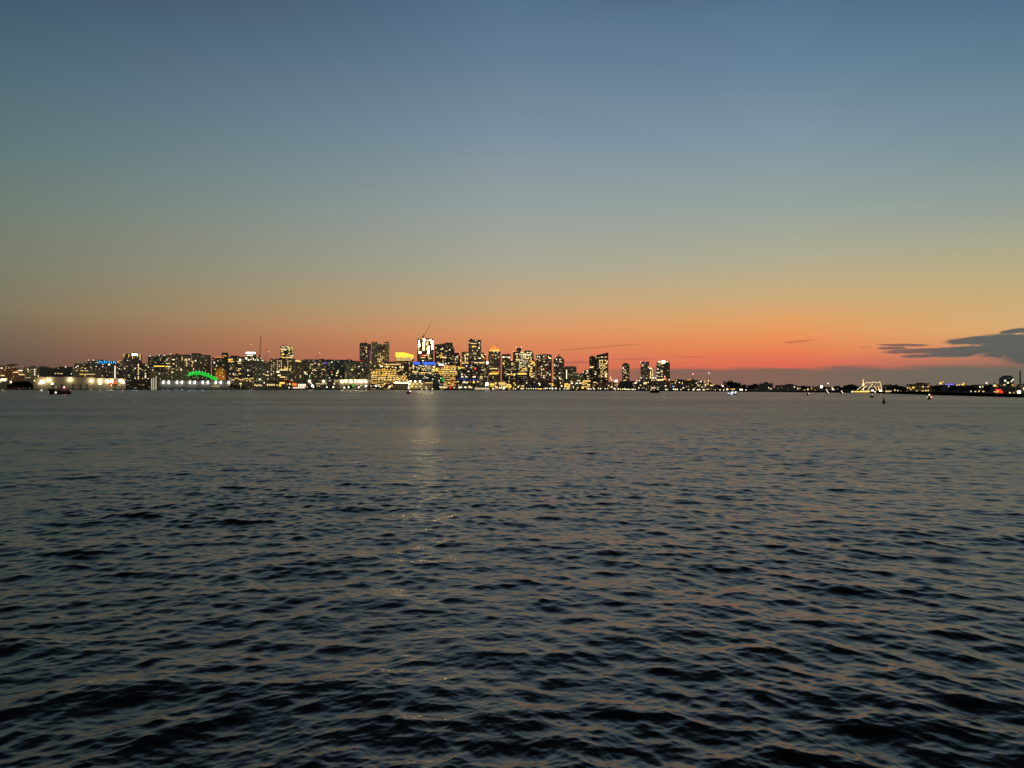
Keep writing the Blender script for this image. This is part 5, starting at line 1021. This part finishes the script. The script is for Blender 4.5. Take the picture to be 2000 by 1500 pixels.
t, F = B('office_block', 'dark block topped by a horizontal strip of violet light on the right shore', 'building', [(1826, 753.6), (1866, 753.6)], 850, 'black', 22, [(1854.6, 750.6, 18, 3.2, 'v'), (1853.6, 755, 2.4, 3, 'w'), (1855, 757.6, 2, 2, 'd')], None, 1)
bm = bmesh.new(); add_box(bm, F.x(1845), F.x(1864.4), 0.3, 3, F.z(753.6), F.z(748.6)); obj('parapet', bm, M_DARKROOF, t)
B('apartment_block', 'dark block with a cluster of warm lit windows right of the violet strip', 'apartment building', [(1864, 754), (1868, 750.6), (1884, 750.6), (1888, 753.6), (1936, 753.6)], 800, 'black', 22,
  [(1869, 752, 3, 2.4, 'p'), (1873.6, 751.6, 3, 2.4, 'p'), (1879, 751.4, 3, 3, 'y'), (1882, 749.6, 2.6, 5, 'y'), (1883, 754.4, 3, 2, 'o'), (1868, 757, 3, 2.6, 'p'), (1872.6, 757, 2, 2, 'p'), (1878, 757.4, 3, 3, 'w'), (1886, 757.2, 2.2, 2.4, 'd'), (1914, 755.8, 2.6, 3.4, 'w'), (1919.6, 755.6, 2.8, 3.6, 'w'), (1925.4, 760.6, 2, 2, 'd'), (1897, 764.6, 2.6, 3, 'w'), (1905.6, 764.6, 3.8, 3.8, 'w'), (1911.6, 765, 2.4, 6, 'y'), (1907, 770.8, 3, 1.6, 'd'), (1920.8, 765.2, 4, 4, 'p'), (1915.4, 767, 4, 1.6, 'y')], None, 2)
t, F = B('round_building', 'dark rounded apartment tower with few white lights at the right edge', 'apartment building',
  [(1951, 742), (1951.6, 738.6), (1955, 735.6), (1961, 733.6), (1966, 733), (1975, 734), (1979.6, 737), (1980, 750)], 700, 'teal', 18,
  [(1963, 743.4, 4, 3, 'w'), (1968.6, 747.6, 4, 3, 'w'), (1975.6, 744.6, 2.6, 2.6, 'w'), (1978.4, 741.6, 3, 2.4, 'w'), (1961.6, 751.6, 5, 2, 'p'), (1970.6, 738.6, 3, 1, 'd'), (1977.6, 752, 3, 4.4, 'o'), (1953.4, 754.2, 4, 2.6, 'w')], None)
B('garage', 'dark low garage with an open bay glowing red at the right edge', 'garage', [(1934, 756), (1938, 751.4), (1942, 748), (1946, 750), (1962, 756), (1985, 756)], 640, 'black', 16,
  [(1946.4, 765.4, 5, 5, 'o'), (1953, 764.6, 3.4, 4.4, 'r'), (1950, 768, 14, 2.4, 'r'), (1950, 761.4, 12, 2.4, 'r'), (1957, 766, 3, 5, 'r'), (1949, 764, 2, 4, 'y'), (1942, 765, 1.6, 1.6, 'w'), (1942.6, 753, 6, 4, 'p'), (1946.6, 754.6, 3, 2.4, 'o')], None)
F = Frame(1926.8, 800)
t = thing('beacon_mast', 'thin mast with a pinkish red beacon left of the rounded tower', 'mast', F.loc, F.rz)
bm = bmesh.new(); add_tube(bm, (0, 0, 1.8), (0, 0, F.z(749)), .3, .2, 6); obj('pole', bm, M_STEEL, t)
bm = bmesh.new(); add_ball(bm, (0, 0, F.z(748)), 1.0); obj('beacon', bm, glow('pink_beacon_light', (1, .35, .28), 3), t)
F = Frame(1992.6, 760)
t = thing('chimney', 'tall slender dark chimney at the right edge of the shore', 'chimney', F.loc, F.rz)
bm = bmesh.new(); add_tube(bm, (0, 0, 1.8), (0, 0, F.z(725.4)), .85, .68, 12); obj('stack', bm, FAC['dark'], t)
bm = bmesh.new(); add_tube(bm, (0, 0, F.z(725.4)), (0, 0, F.z(724.2)), .82, .82, 12); obj('rim', bm, M_STEEL, t)
B('warehouse', 'pink tinged wharf shed with a star bright lamp at the far right', 'warehouse', [(1983, 754), (1988, 750.4), (2030, 750.4)], 590, 'brown', 14,
  [(1990, 766, 5.4, 5.4, 'W'), (1995, 753.6, 2.6, 2, 'd'), (1999.6, 759, 2.4, 5, 'w'), (1979.6, 767, 3, 2.6, 'o'), (1972, 767.4, 4, 3.4, 'p'), (1997, 770.6, 12, 1.4, 'm'), (2012, 762, 4, 3, 'p')], None, 1)

# ---- lower waterfront fill below downtown (870..1210)
for args in [
  ('warehouse', 'wharf house with an orange lit upper storey left of the moored ferries', 'warehouse', [(875, 750), (878, 747.6), (888, 747.6), (888, 750)], 2060, 'brick', 14, [(882, 749.4, 11, 2.4, 'o'), (877, 748, 3, 3, 'p'), (880, 753.6, 10, 2, 'o'), (884, 752, 4, 1.6, 'p'), (879.6, 757.6, 2, 3, 'r')]),
  ('shed', 'low glass waiting shed with pale lit panes left of the orange wharf house', 'shed', [(858, 753.4), (875, 753.4)], 2070, 'glass', 10, [(860 + 3 * k, 756.6, 2.2, 3.4, 'p') for k in range(5)]),
  ('restaurant', 'low waterside restaurant with white windows right of the orange wharf house', 'restaurant', [(889, 751), (893, 749.6), (924, 749.6), (924, 752)], 2020, 'dark', 14, [(899, 756.4, 8, 2.4, 'w'), (909, 756.4, 5, 3, 'w'), (917, 755.6, 5, 4, 'p'), (921, 757, 3, 2, 'w'), (905, 746.6, 3, 2, 'p'), (911, 747.6, 6, 2, 'p'), (887, 757, 3, 2.4, 'p')]),
  ('hotel', 'arched waterfront hotel with golden lit gables under the orange pyramid roof', 'hotel', [(955, 752), (958, 747.4), (976, 746), (984, 744), (988, 744.6), (990, 752)], 2000, 'amber', 18, [(961, 750.6, 8, 4, 'y'), (968, 748.6, 4, 3, 'p')] + [(976 + 2 * k, 749.4, 1.2, 8, 'p') for k in range(6)] + [(970, 757, 6, 3, 'p'), (978, 757.6, 5, 3, 'p'), (985, 757, 6, 5, 'w'), (983, 760, 4, 2, 'w')]),
  ('rotunda', 'round domed rotunda glowing gold on the waterfront', 'pavilion', [(987, 757)] + [(993.4 + 6.2 * math.cos(math.pi - math.pi * k / 10), 754.5 - 5.2 * math.sin(math.pi * k / 10)) for k in range(11)] + [(999.8, 757)], 1960, 'amber', 12, [(993, 751.4, 8, 3, 'y'), (990, 755, 4, 4, 'y'), (996, 755, 5, 4, 'y'), (994, 758, 3, 3, 'o'), (993.8, 745.4, 1.5, 3, 'p')]),
  ('apartment_block', 'brownish waterfront block with small gold windows right of the rotunda', 'apartment building', [(1001, 749), (1004, 746.4), (1012, 746.4), (1012, 752), (1026, 752)], 1960, 'brown', 14, [(1004, 748, 3, 2.4, 'y'), (1006, 752, 2, 3, 'y'), (1013, 754, 2, 2, 'p'), (1021, 754, 6, 2, 'p'), (1003, 757.4, 3, 2.4, 'o'), (1020, 759, 7, 3, 'p'), (1007, 759.6, 2, 2, 'w'), (1012, 756, 2, 3, 'w')]),
  ('apartment_block', 'dark quay block under the broad slab tower with a lamp row before it', 'apartment building', [(1026, 744), (1046, 744), (1058, 746), (1078, 746), (1101, 746)], 1980, 'black', 16, [(1028.6, 747.8, 2, 2.4, 'w'), (1054, 751, 2, 5, 'w'), (1052.6, 748.6, 3, 2, 'w'), (1079, 751, 3, 6, 'y'), (1083, 752.6, 3, 1.6, 'o'), (1074, 749.6, 4, 2, 'p'), (1094.6, 748, 1.4, 5, 'p'), (1097, 754, 3, 3, 'w'), (1035, 752.6, 3, 1, 'd'), (1055, 759.6, 9, 2, 'y'), (1049, 759.6, 1.4, 3.6, 'p'), (1062.6, 759.4, 1.4, 3.4, 'p')])]:
    nm, lb, ct, pr, D, fc, dp, lt = args
    B(nm, lb, ct, pr, D, fc, dp, lt, None)

# ---------------------------------------------------------------- trees
def leaf_crown(bm, n, R, rx, rz):
    clumps = [(Vector((R.uniform(-.62, .62) * rx, R.uniform(-.5, .5) * rx, R.uniform(.36, 1.0) * rz)), R.uniform(.25, .48) * rx) for _ in range(9)]
    for k in range(n):
        c, r = clumps[k % 9]
        d = Vector((R.gauss(0, 1), R.gauss(0, 1), R.gauss(0, .8))).normalized() * r * R.uniform(.55, 1.08)
        p = c + d; s = R.uniform(.35, .75) * rx / 5
        u = Vector((R.gauss(0, 1), R.gauss(0, 1), R.gauss(0, 1))).normalized(); w = u.orthogonal().normalized()
        vs = [bm.verts.new(p + u * s * a + w * s * b) for a, b in ((-1, -.6), (1, -.6), (1, .6), (-1, .6))]
        bm.faces.new(vs)
TREES = []
for v in range(4):
    R = random.Random(40 + v)
    bm = bmesh.new(); leaf_crown(bm, 520, R, 4.6, 8.2)
    cm = bpy.data.meshes.new('crown'); bm.to_mesh(cm); bm.free(); cm.materials.append(M_LEAF if v % 2 else M_LEAF2)
    bm = bmesh.new(); add_tube(bm, (0, 0, -1), (0.1, 0, 4.2), .42, .22, 7)
    for k in range(4):
        a = R.uniform(0, 6.3); add_tube(bm, (0.05, 0, 2.6 + .4 * k), (1.9 * math.cos(a), 1.9 * math.sin(a), 5.4), .16, .06, 5)
    tm = bpy.data.meshes.new('trunk'); bmesh.ops.recalc_face_normals(bm, faces=bm.faces); bm.to_mesh(tm); bm.free(); tm.materials.append(M_BARK)
    TREES.append((cm, tm))
def tree(px, D, hpx, label, group, v=None):
    F = Frame(px, D); v = rl.randrange(4) if v is None else v
    s = hpx * F.sz / 8.6
    t = thing('tree', label, 'tree', (F.loc[0], F.loc[1], LAND - .1), rl.uniform(0, 6.28), group)
    t.scale = (s * rl.uniform(1.0, 1.35), s * rl.uniform(1.0, 1.3), s)
    for nm, me in zip(('crown', 'trunk'), TREES[v]):
        o = bpy.data.objects.new(nm, me); COL.objects.link(o); o.parent = t
for px, h in ((-6, 12), (3, 9), (14, 11), (24, 12), (33, 14), (40, 15), (47, 15), (54, 13), (61, 11), (67, 8), (74, 5)):
    tree(px, 2452 + rl.uniform(-2, 10), h, 'dark bushy tree in the black clump on the far left shore', 'trees in the clump on the far left shore')
for px, h in ((452, 10), (459, 8), (466, 6), (474, 6), (600, 6), (607, 7), (640, 6), (648, 7), (676, 8), (684, 8), (700, 7), (722, 8), (740, 7)):
    tree(px, shore_D(px) + 14, h, 'small dark tree along the lit pier on the left waterfront', 'trees along the left piers')
for px, D, h in ((1407, 1480, 9), (1423, 1440, 17), (1429, 1450, 17), (1437, 1440, 15), (1444, 1430, 14), (1451, 1420, 11), (1458, 1410, 9), (1466, 1390, 10), (1473, 1400, 12)):
    tree(px, D, h, 'dark round tree in the clump behind the bluish lit boat', 'trees behind the bluish lit boat')
for px, D, h in ((1640, 1100, 9), (1648, 1090, 10), (1655, 1080, 11), (1662, 1070, 12), (1669, 1060, 11), (1676, 1040, 9), (1681, 1040, 10)):
    tree(px, D, h, 'dark tree in the row just left of the obelisk', 'trees left of the obelisk')
for px, D, h in ((1736, 960, 9), (1745, 930, 12), (1751, 930, 13), (1757, 920, 11), (1763, 930, 9), (1767, 930, 8)):
    tree(px, D, h, 'dark tree between the ship outlined in light and the brown warehouse', 'trees beside the brown warehouse')
for px, D, h in ((1826, 840, 12), (1833, 830, 12), (1858, 790, 12), (1866, 780, 13), (1874, 770, 11), (1882, 760, 12), (1890, 750, 13), (1898, 740, 13), (1907, 730, 10), (1930, 700, 15), (1937, 680, 16)):
    tree(px, D, h, 'dark tree on the near right shore around the violet light strip', 'trees on the near right shore')
for px, D, h in ((1570, 1240, 9), (1580, 1230, 8), (1610, 1200, 8), (1633, 1150, 9)):
    tree(px, D, h, 'dark low tree among the roofs left of the lit ship', 'trees among the right shore roofs')

# ---------------------------------------------------------------- quay lamps
LM = {}
for k in 'wpYWZ':
    bm = bmesh.new(); add_ball(bm, (0, 0, 0), 1.0, 1); m_ = bpy.data.meshes.new('lamp_head'); bm.to_mesh(m_); bm.free(); m_.materials.append(GLOW[k]); LM[k] = m_
bm = bmesh.new(); add_tube(bm, (0, 0, 0), (0, 0, 1), .12, .07, 6); PM = bpy.data.meshes.new('pole'); bm.to_mesh(PM); bm.free(); PM.materials.append(M_STEEL)
def lamp(px, py, size, c, label, group, D=None):
    D = shore_D(px) + 5 if D is None else D
    F = Frame(px, D); z = max(F.z(py), LAND + .6)
    t = thing('quay_lamp', label, 'lamp', (F.loc[0], F.loc[1], LAND - .3), 0, group)
    o = bpy.data.objects.new('pole', PM); COL.objects.link(o); o.parent = t; o.scale = (1, 1, z - LAND + .3)
    h = bpy.data.objects.new('lamp_head', LM[c]); COL.objects.link(h); h.parent = t; h.location = (0, 0, z - LAND + .3)
    s = size * F.sz / 2; h.scale = (s, s, s)
G1 = 'lamps along the left piers'
for px, py, s, c in [(88, 756, 3, 'w'), (103, 749.6, 3.4, 'w'), (68, 750, 2.4, 'p'), (600, 756, 2, 'p'), (610, 753.5, 4.4, 'W'), (612.5, 756, 3, 'w'), (638.5, 756, 3.4, 'w'), (651, 756, 4, 'w'), (653, 750, 2.4, 'w'), (672.5, 757, 4, 'w'), (681, 756, 4, 'w'), (700.6, 756.4, 4, 'w'), (705, 753, 2, 'w'), (714.6, 754, 3.4, 'W'), (718.6, 753.4, 2.4, 'w'), (725, 754, 2.4, 'w'), (734, 753.5, 3, 'W'), (740, 754, 2.6, 'w'), (743, 755.6, 2.4, 'w'), (751.6, 749.6, 2, 'w'), (760, 756, 3.4, 'w'), (762.6, 754, 2.4, 'w')]:
    lamp(px, py, s, c, 'white lamp on a short pole along the piers left of the centre', G1)
G2 = 'floodlights by the blue sign hall'
for px, py, s, c in [(797, 747, 3, 'Y'), (801.6, 744.6, 2.7, 'Z'), (811, 745, 3.1, 'Z'), (820.4, 744.6, 3.1, 'Z'), (799.6, 750, 2.5, 'Z'), (807, 750, 3.4, 'p'), (815, 749.6, 4, 'p'), (823.4, 749.6, 4, 'p'), (805, 753.5, 3, 'p'), (774, 746.4, 3, 'Y'), (780.6, 742, 3, 'p'), (788, 742.6, 3, 'p')]:
    lamp(px, py, s, c, 'yellow floodlight on a pole below the royal blue sign', G2, 2130)
G3 = 'lamps below the downtown towers'
for px, py, s, c in [(824, 760.4, 2.4, 'w'), (832.6, 759, 2.6, 'w'), (844.6, 760, 3, 'w'), (897, 757.6, 2.4, 'w'), (951, 749.6, 6, 'W'), (948.6, 753.4, 3, 'w'), (953.6, 753.4, 2.2, 'w'), (963, 759, 3.4, 'w'), (976, 757, 3, 'w'), (1003, 760, 2.6, 'p'), (1007.4, 759.6, 2, 'w')] + [(1028.6 + 4.4 * k, 758.8 + .4 * (k % 2), 2.2, 'w') for k in range(5)] + [(1065.6, 758.4, 3, 'w'), (1069, 758.6, 2.4, 'w'), (1074, 758.6, 3, 'w'), (1079, 758.8, 4, 'w'), (1085.6, 758.6, 3.6, 'w'), (1093.6, 759.4, 2.4, 'w'), (1096.6, 753.6, 2.6, 'w'), (1102, 759.6, 2.4, 'w'), (1106, 759.6, 2, 'w'), (1109, 759.4, 2.4, 'w'), (1126, 760.4, 2.4, 'p'), (1149.6, 759.2, 3.6, 'w'), (1154, 759.6, 2.4, 'w'), (1159, 758, 2.4, 'w'), (1160.6, 760, 2.4, 'w'), (1168.6, 758.8, 2.4, 'w'), (1173, 759, 3, 'w'), (1182, 759.4, 2.4, 'w'), (1187, 759, 2.6, 'p'), (1196, 756, 2, 'w')]:
    lamp(px, py, s, c, 'small white lamp on the quay edge below the downtown towers', G3)
G4 = 'lamps right of downtown'
for px, py, s, c in [(1199.6, 759, 3, 'w'), (1202, 760.4, 2.4, 'w'), (1207.6, 759.6, 3, 'w'), (1212, 760, 3, 'p'), (1216, 760.4, 3, 'p'), (1219.6, 759.6, 3, 'w'), (1223, 760.6, 3, 'w'), (1227, 760.6, 3, 'w'), (1230, 761, 3, 'p'), (1234, 762, 3, 'p'), (1237, 760.6, 3, 'w'), (1240.6, 761, 2.4, 'w'), (1300.6, 761.6, 4, 'p'), (1303.6, 761.4, 2.6, 'p'), (1315.6, 760, 3, 'w'), (1319, 760.6, 3.4, 'w'), (1322.6, 760.4, 3, 'w'), (1330, 761, 3, 'p'), (1345, 762, 3, 'p'), (1354.6, 761.8, 4.4, 'w'), (1362, 761.8, 2.6, 'w'), (1366, 761.6, 4, 'w'), (1373.6, 761.4, 3, 'w'), (1376.4, 762, 2, 'w'), (1397, 762, 2, 'p'), (1406.4, 762, 2.2, 'w'), (1413.6, 762, 2.4, 'w'), (1420, 760.6, 3.4, 'w'), (1457, 762.6, 2.4, 'w')]:
    lamp(px, py, s, c, 'small white lamp along the low shore right of the white crowned tower', G4)

# ---------------------------------------------------------------- boats
def waterD(py): return CAMH * FPX / (py - HORY)
def hull_mesh(L, Bm, H, bow=1.35, n=13):
    """boat hull along x, bow at +x, sheer rising to the bow, flat transom"""
    bm = bmesh.new(); rings = []
    for i in range(n):
        u = i / (n - 1); x = -L / 2 + L * u
        w = Bm / 2 * (0.82 + .18 * min(1, u * 4)) * (1 - max(0, (u - .55) / .45) ** 2.2)
        w = max(w, .02 * Bm); top = H * (1 + (bow - 1) * max(0, (u - .35) / .65) ** 2)
        xo = x + L * .05 * max(0, (u - .8) / .2)
        rings.append([bm.verts.new(p) for p in ((xo, -w, top), (x, -w * .88, .0), (x - .01, -w * .3, -.5), (x - .01, w * .3, -.5), (x, w * .88, .0), (xo, w, top))])
    for a, b in zip(rings, rings[1:]):
        for k in range(5): bm.faces.new((a[k], b[k], b[k + 1], a[k + 1]))
        bm.faces.new((a[5], b[5], b[0], a[0]))
    bm.faces.new(rings[0]); bm.faces.new(list(reversed(rings[-1])))
    return bm
def boat(name, label, px, py, rz_extra=0.0, group=None):
    D = waterD(py); F = Frame(px, D)
    t = thing(name, label, 'boat', F.loc, F.rz + rz_extra, group)
    return t, F, F.sx
def boxpart(name, t, m, *b):
    bm = bmesh.new(); add_box(bm, *b); return obj(name, bm, m, t)
def ball(name, t, c, p, r):
    bm = bmesh.new(); add_ball(bm, p, r, 2); return obj(name, bm, GLOW[c] if isinstance(c, str) else c, t)
def pole(t, p, q, r, nm='mast', m=None):
    bm = bmesh.new(); add_tube(bm, p, q, r, r * .6, 6); return obj(nm, bm, m or M_STEEL, t)

# work boat at the left, bow to the left
t, F, s = boat('fishing_boat', 'dark work boat with a red cabin light crossing before the floodlit terminal', 118, 770, math.pi)
L = 43 * s
obj('hull', hull_mesh(L, 5.5, 3.4, 1.9), M_HULL, t)
c1 = obj('cabin', (lambda b: (add_prism(b, [(-L * .42, 3.2), (L * .10, 3.2), (L * .06, 6.2), (-L * .02, 6.6), (-L * .06, 7.6), (-L * .26, 7.6), (-L * .28, 6.2), (-L * .42, 5.6)], -1.7, 1.7), b)[1])(bmesh.new()), M_CABIN, t)
for x in (-.20, -.13): boxpart('window', c1, FAC['teal'], L * x, L * x + 1.1, 1.71, 1.76, 6.3, 7.2)
pole(t, (-L * .15, 0, 7.5), (-L * .15, 0, 11), .12); pole(t, (L * .30, 0, 4), (L * .30, 0, 8), .1)
pole(t, (-L * .36, 0, 5), (-L * .44, 0, 9), .1, 'boom')
ball('cabin_light', t, glow('pink_cabin_light', (1, .4, .34), 2), (-L * .17, 2.2, 7.4), 1.05)
ball('deck_light', t, 'w', (L * .21, 2.7, 1.9), .9)
ball('bow_light', t, glow('dim_bow_light', (1, .85, .8), .8), (L * .20, 0, 7.6), .5)
LB = bpy.data.lights.new('cabin_glow', 'POINT'); LB.energy = 250; LB.color = (1, .25, .3); LB.shadow_soft_size = .3
l = bpy.data.objects.new('cabin_glow', LB); COL.objects.link(l); l.parent = t; l.location = (-L * .2, 4.4, 6.4)

# red lit small boat in the centre
t, F, s = boat('motorboat', 'small boat glowing dark red with a tall white masthead light', 797.6, 769.6, math.pi * .62)
L = 9.5; obj('hull', hull_mesh(L, 3.2, 1.7, 1.4), M_REDHULL, t)
cb = obj('cabin', (lambda b: (add_prism(b, [(-L * .3, 1.5), (L * .16, 1.5), (L * .08, 3.4), (-L * .26, 3.4)], -1.1, 1.1), b)[1])(bmesh.new()), M_REDHULL, t)
boxpart('window', cb, FAC['teal'], -L * .2, L * .02, -1.14, -1.1, 2.4, 3.1)
pole(t, (-1.0, 0, 3.3), (-1.0, 0, 8.6), .1)
bm = bmesh.new(); add_tube(bm, (-1.0, 0, 5.6), (-1.0, 0, 9.4), 1.05, .25, 8); obj('masthead_light', bm, GLOW['w'], t)
ball('stern_light', t, glow('pink_stern_light', (1, .45, .45), 6), (-2.6, -1.0, 2.9), .55); ball('side_light', t, 'r', (0.6, -1.5, 2.7), .42)
LB2 = bpy.data.lights.new('red_glow', 'POINT'); LB2.energy = 250; LB2.color = (1, .05, .06); LB2.shadow_soft_size = .3
l = bpy.data.objects.new('red_glow', LB2); COL.objects.link(l); l.parent = t; l.location = (-1.0, -4.5, 3.6)

# tug at centre right
t, F, s = boat('tugboat', 'stubby dark tug with white deckhouse lights heading across the centre right', 1279, 767.2, math.pi)
L = 18 * s; obj('hull', hull_mesh(L, 5.4, 2.5, 1.5), M_HULL, t)
dh = boxpart('deckhouse', t, M_CABIN, -L * .30, L * .30, -1.9, 1.9, 2.3, 5.4)
wh = boxpart('wheelhouse', t, M_CABIN, -L * .06, L * .24, -1.6, 1.6, 5.4, 8.2)
boxpart('roof', t, M_HULL, -L * .10, L * .28, -1.8, 1.8, 8.2, 8.6)
pole(t, (-L * .02, 0, 8.6), (-L * .02, 0, 12.5), .12)
bm = bmesh.new(); add_tube(bm, (-L * .2, 0, 5.4), (-L * .2, 0, 7.8), .5, .45, 8); obj('funnel', bm, M_STEEL, t)
for x, z, r, c in ((-.40, 4.2, .42, 'w'), (-.26, 5.0, .4, 'w'), (-.10, 6.8, .5, 'w'), (.06, 6.2, .7, 'w'), (.18, 7.3, .5, 'w'), (.30, 6.0, .6, 'w'), (.42, 4.0, .7, 'p'), (.40, 7.8, .4, 'p'), (.10, 3.9, .42, 'p'), (-.38, 7.0, .5, 'w')): ball('deck_light', t, c, (L * x, 2.0, z), r)

# bright boat
t, F, s = boat('motorboat', 'motorboat ablaze with bluish white deck lights', 1430.4, 771.6, math.pi * .94)
L = 17 * s; obj('hull', hull_mesh(L, 3.4, 1.5, 1.4), M_PALE, t)
cb = obj('cabin', (lambda b: (add_prism(b, [(-L * .28, 1.4), (L * .22, 1.4), (L * .12, 3.3), (-L * .22, 3.3)], -1.3, 1.3), b)[1])(bmesh.new()), M_PALE, t)
boxpart('roof', t, M_HULL, -L * .32, L * .16, -1.5, 1.5, 3.3, 3.5)
for x in (-.18, -.02): boxpart('window', cb, GLOW['u'], L * x, L * x + 1.3, 1.31, 1.36, 1.9, 3.0)
for x, z, r in ((-.44, 2.9, .7), (-.40, 2.1, .55), (.0, 1.0, .55), (.18, 1.2, .42), (.38, 1.6, .42), (.44, 1.9, .36), (-.08, 4.0, .3)): ball('deck_light', t, 'u', (L * x, 1.75, z), r)
pole(t, (-L * .05, 0, 3.4), (-L * .05, 0, 5.2), .07)

# far small boats on the right
for px, py, top, lb, cols in ((1578, 772, 760, 'small boat with a tall pale masthead lamp, left of the lit ship', 'wp'), (1616, 769.8, 764, 'tiny dark boat with one white light nearest the leaning beacon mast', 'w'), (1644, 770, 764, 'tiny boat with two slanting white lights just left of the lit ship', 'ww')):
    t, F, s = boat('small_boat', lb, px, py, math.pi * .45, 'small boats left of the lit ship')
    obj('hull', hull_mesh(5.2, 1.9, .9, 1.5), M_HULL, t); boxpart('cabin', t, M_CABIN, -1.3, .6, -.6, .6, .8, 1.9)
    h = (py - top) * F.sz; pole(t, (-.4, 0, 1.8), (-.4, 0, max(2.3, h)), .06)
    ball('masthead_light', t, cols[0], (-.4, 0, max(2.3, h)), .55)
    ball('side_light', t, cols[-1], (-.8, -.9, 1.6), .6)
t, F, s = boat('small_boat', 'dark dinghy with a low cabin lying just below the stern of the lit ship', 1702.6, 776.4, math.pi * .8)
obj('hull', hull_mesh(3.0, 1.2, .7, 1.4), M_HULL, t); boxpart('cabin', t, M_HULL, -.8, .5, -.45, .45, .6, 1.5); pole(t, (-.2, 0, 1.4), (-.2, 0, 2.6), .05)
ball('masthead_light', t, 'w', (-.2, -.3, 2.0), .2)
t, F, s = boat('small_boat', 'small boat head on with green and red side lights under a white light', 1815, 780.2, -math.pi / 2)
obj('hull', hull_mesh(6.0, 2.4, .9, 1.5), M_HULL, t); boxpart('cabin', t, M_CABIN, -1.2, .8, -.8, .8, .8, 1.9); pole(t, (-.3, 0, 1.8), (-.3, 0, 3.0), .05)
ball('masthead_light', t, 'w', (-.3, 0, 2.75), .42); bm = bmesh.new(); add_ball(bm, (.8, -.95, 1.2), .42, 2); obj('port_light', bm, GLOW['G'], t)
bm = bmesh.new(); add_ball(bm, (.8, .95, 1.2), .42, 2); obj('starboard_light', bm, glow('red_side_light', (1, .28, .18), 4), t)

# ferries moored below the tallest tower
for px, L_, lb in ((934, 22, 'white moored ferry with two glowing decks left of its larger neighbour'), (949, 34, 'long moored ferry outlined in pale light under the plum mid rise')):
    F = Frame(px, shore_D(px) - 12)
    t = thing('moored_ferry', lb, 'ferry', F.loc, F.rz, 'ferries moored below downtown')
    obj('hull', hull_mesh(L_, 6, 1.8, 1.3), M_PALE, t)
    d1 = boxpart('lower_deck', t, M_PALE, -L_ * .44, L_ * .34, -2.6, 2.6, 1.8, 4.2); boxpart('upper_deck', t, M_PALE, -L_ * .38, L_ * .2, -2.4, 2.4, 4.5, 6.4)
    boxpart('deck_edge', t, M_STEEL, -L_ * .46, L_ * .36, -2.9, 2.9, 4.2, 4.5); boxpart('roof', t, M_HULL, -L_ * .4, L_ * .22, -2.6, 2.6, 6.4, 6.7)
    for z, c, h in ((2.9, 'p', 1.2), (5.4, 'w', 1.1)):
        for k in range(6):
            boxpart('window', t, GLOW[c], -L_ * .40 + L_ * .11 * k, -L_ * .40 + L_ * .11 * k + L_ * .085, -2.75, -2.62, z - h / 2, z + h / 2)

# buoys
F = Frame(1726.2, waterD(788))
t = thing('nun_buoy', 'black cone shaped channel buoy standing in the water at right', 'buoy', F.loc, F.rz)
R_ = 3.1 * F.sx
bm = bmesh.new(); add_tube(bm, (0, 0, -.3), (0, 0, .55), R_, R_, 16); obj('float', bm, M_HULL, t)
bm = bmesh.new(); add_tube(bm, (0, 0, .55), (0, 0, 1.9), R_ * .92, R_ * .42, 16); add_tube(bm, (0, 0, 1.9), (0, 0, 2.6), R_ * .42, R_ * .14, 12); obj('cone', bm, M_HULL, t)
bm = bmesh.new(); add_tube(bm, (-.14, 0, 2.58), (.14, 0, 2.58), .05); add_tube(bm, (0, 0, 2.5), (0, 0, 2.8), .05); obj('lifting_eye', bm, M_STEEL, t)
F = Frame(1942.6, waterD(778.4))
t = thing('mooring_buoy', 'tiny dark round buoy floating near the red lit garage', 'buoy', F.loc, F.rz)
bm = bmesh.new(); add_ball(bm, (0, 0, .15), .42, 2, (1, 1, .9)); obj('float', bm, M_HULL, t)
bm = bmesh.new(); add_tube(bm, (0, 0, .45), (0, 0, .75), .05); obj('lifting_eye', bm, M_STEEL, t)
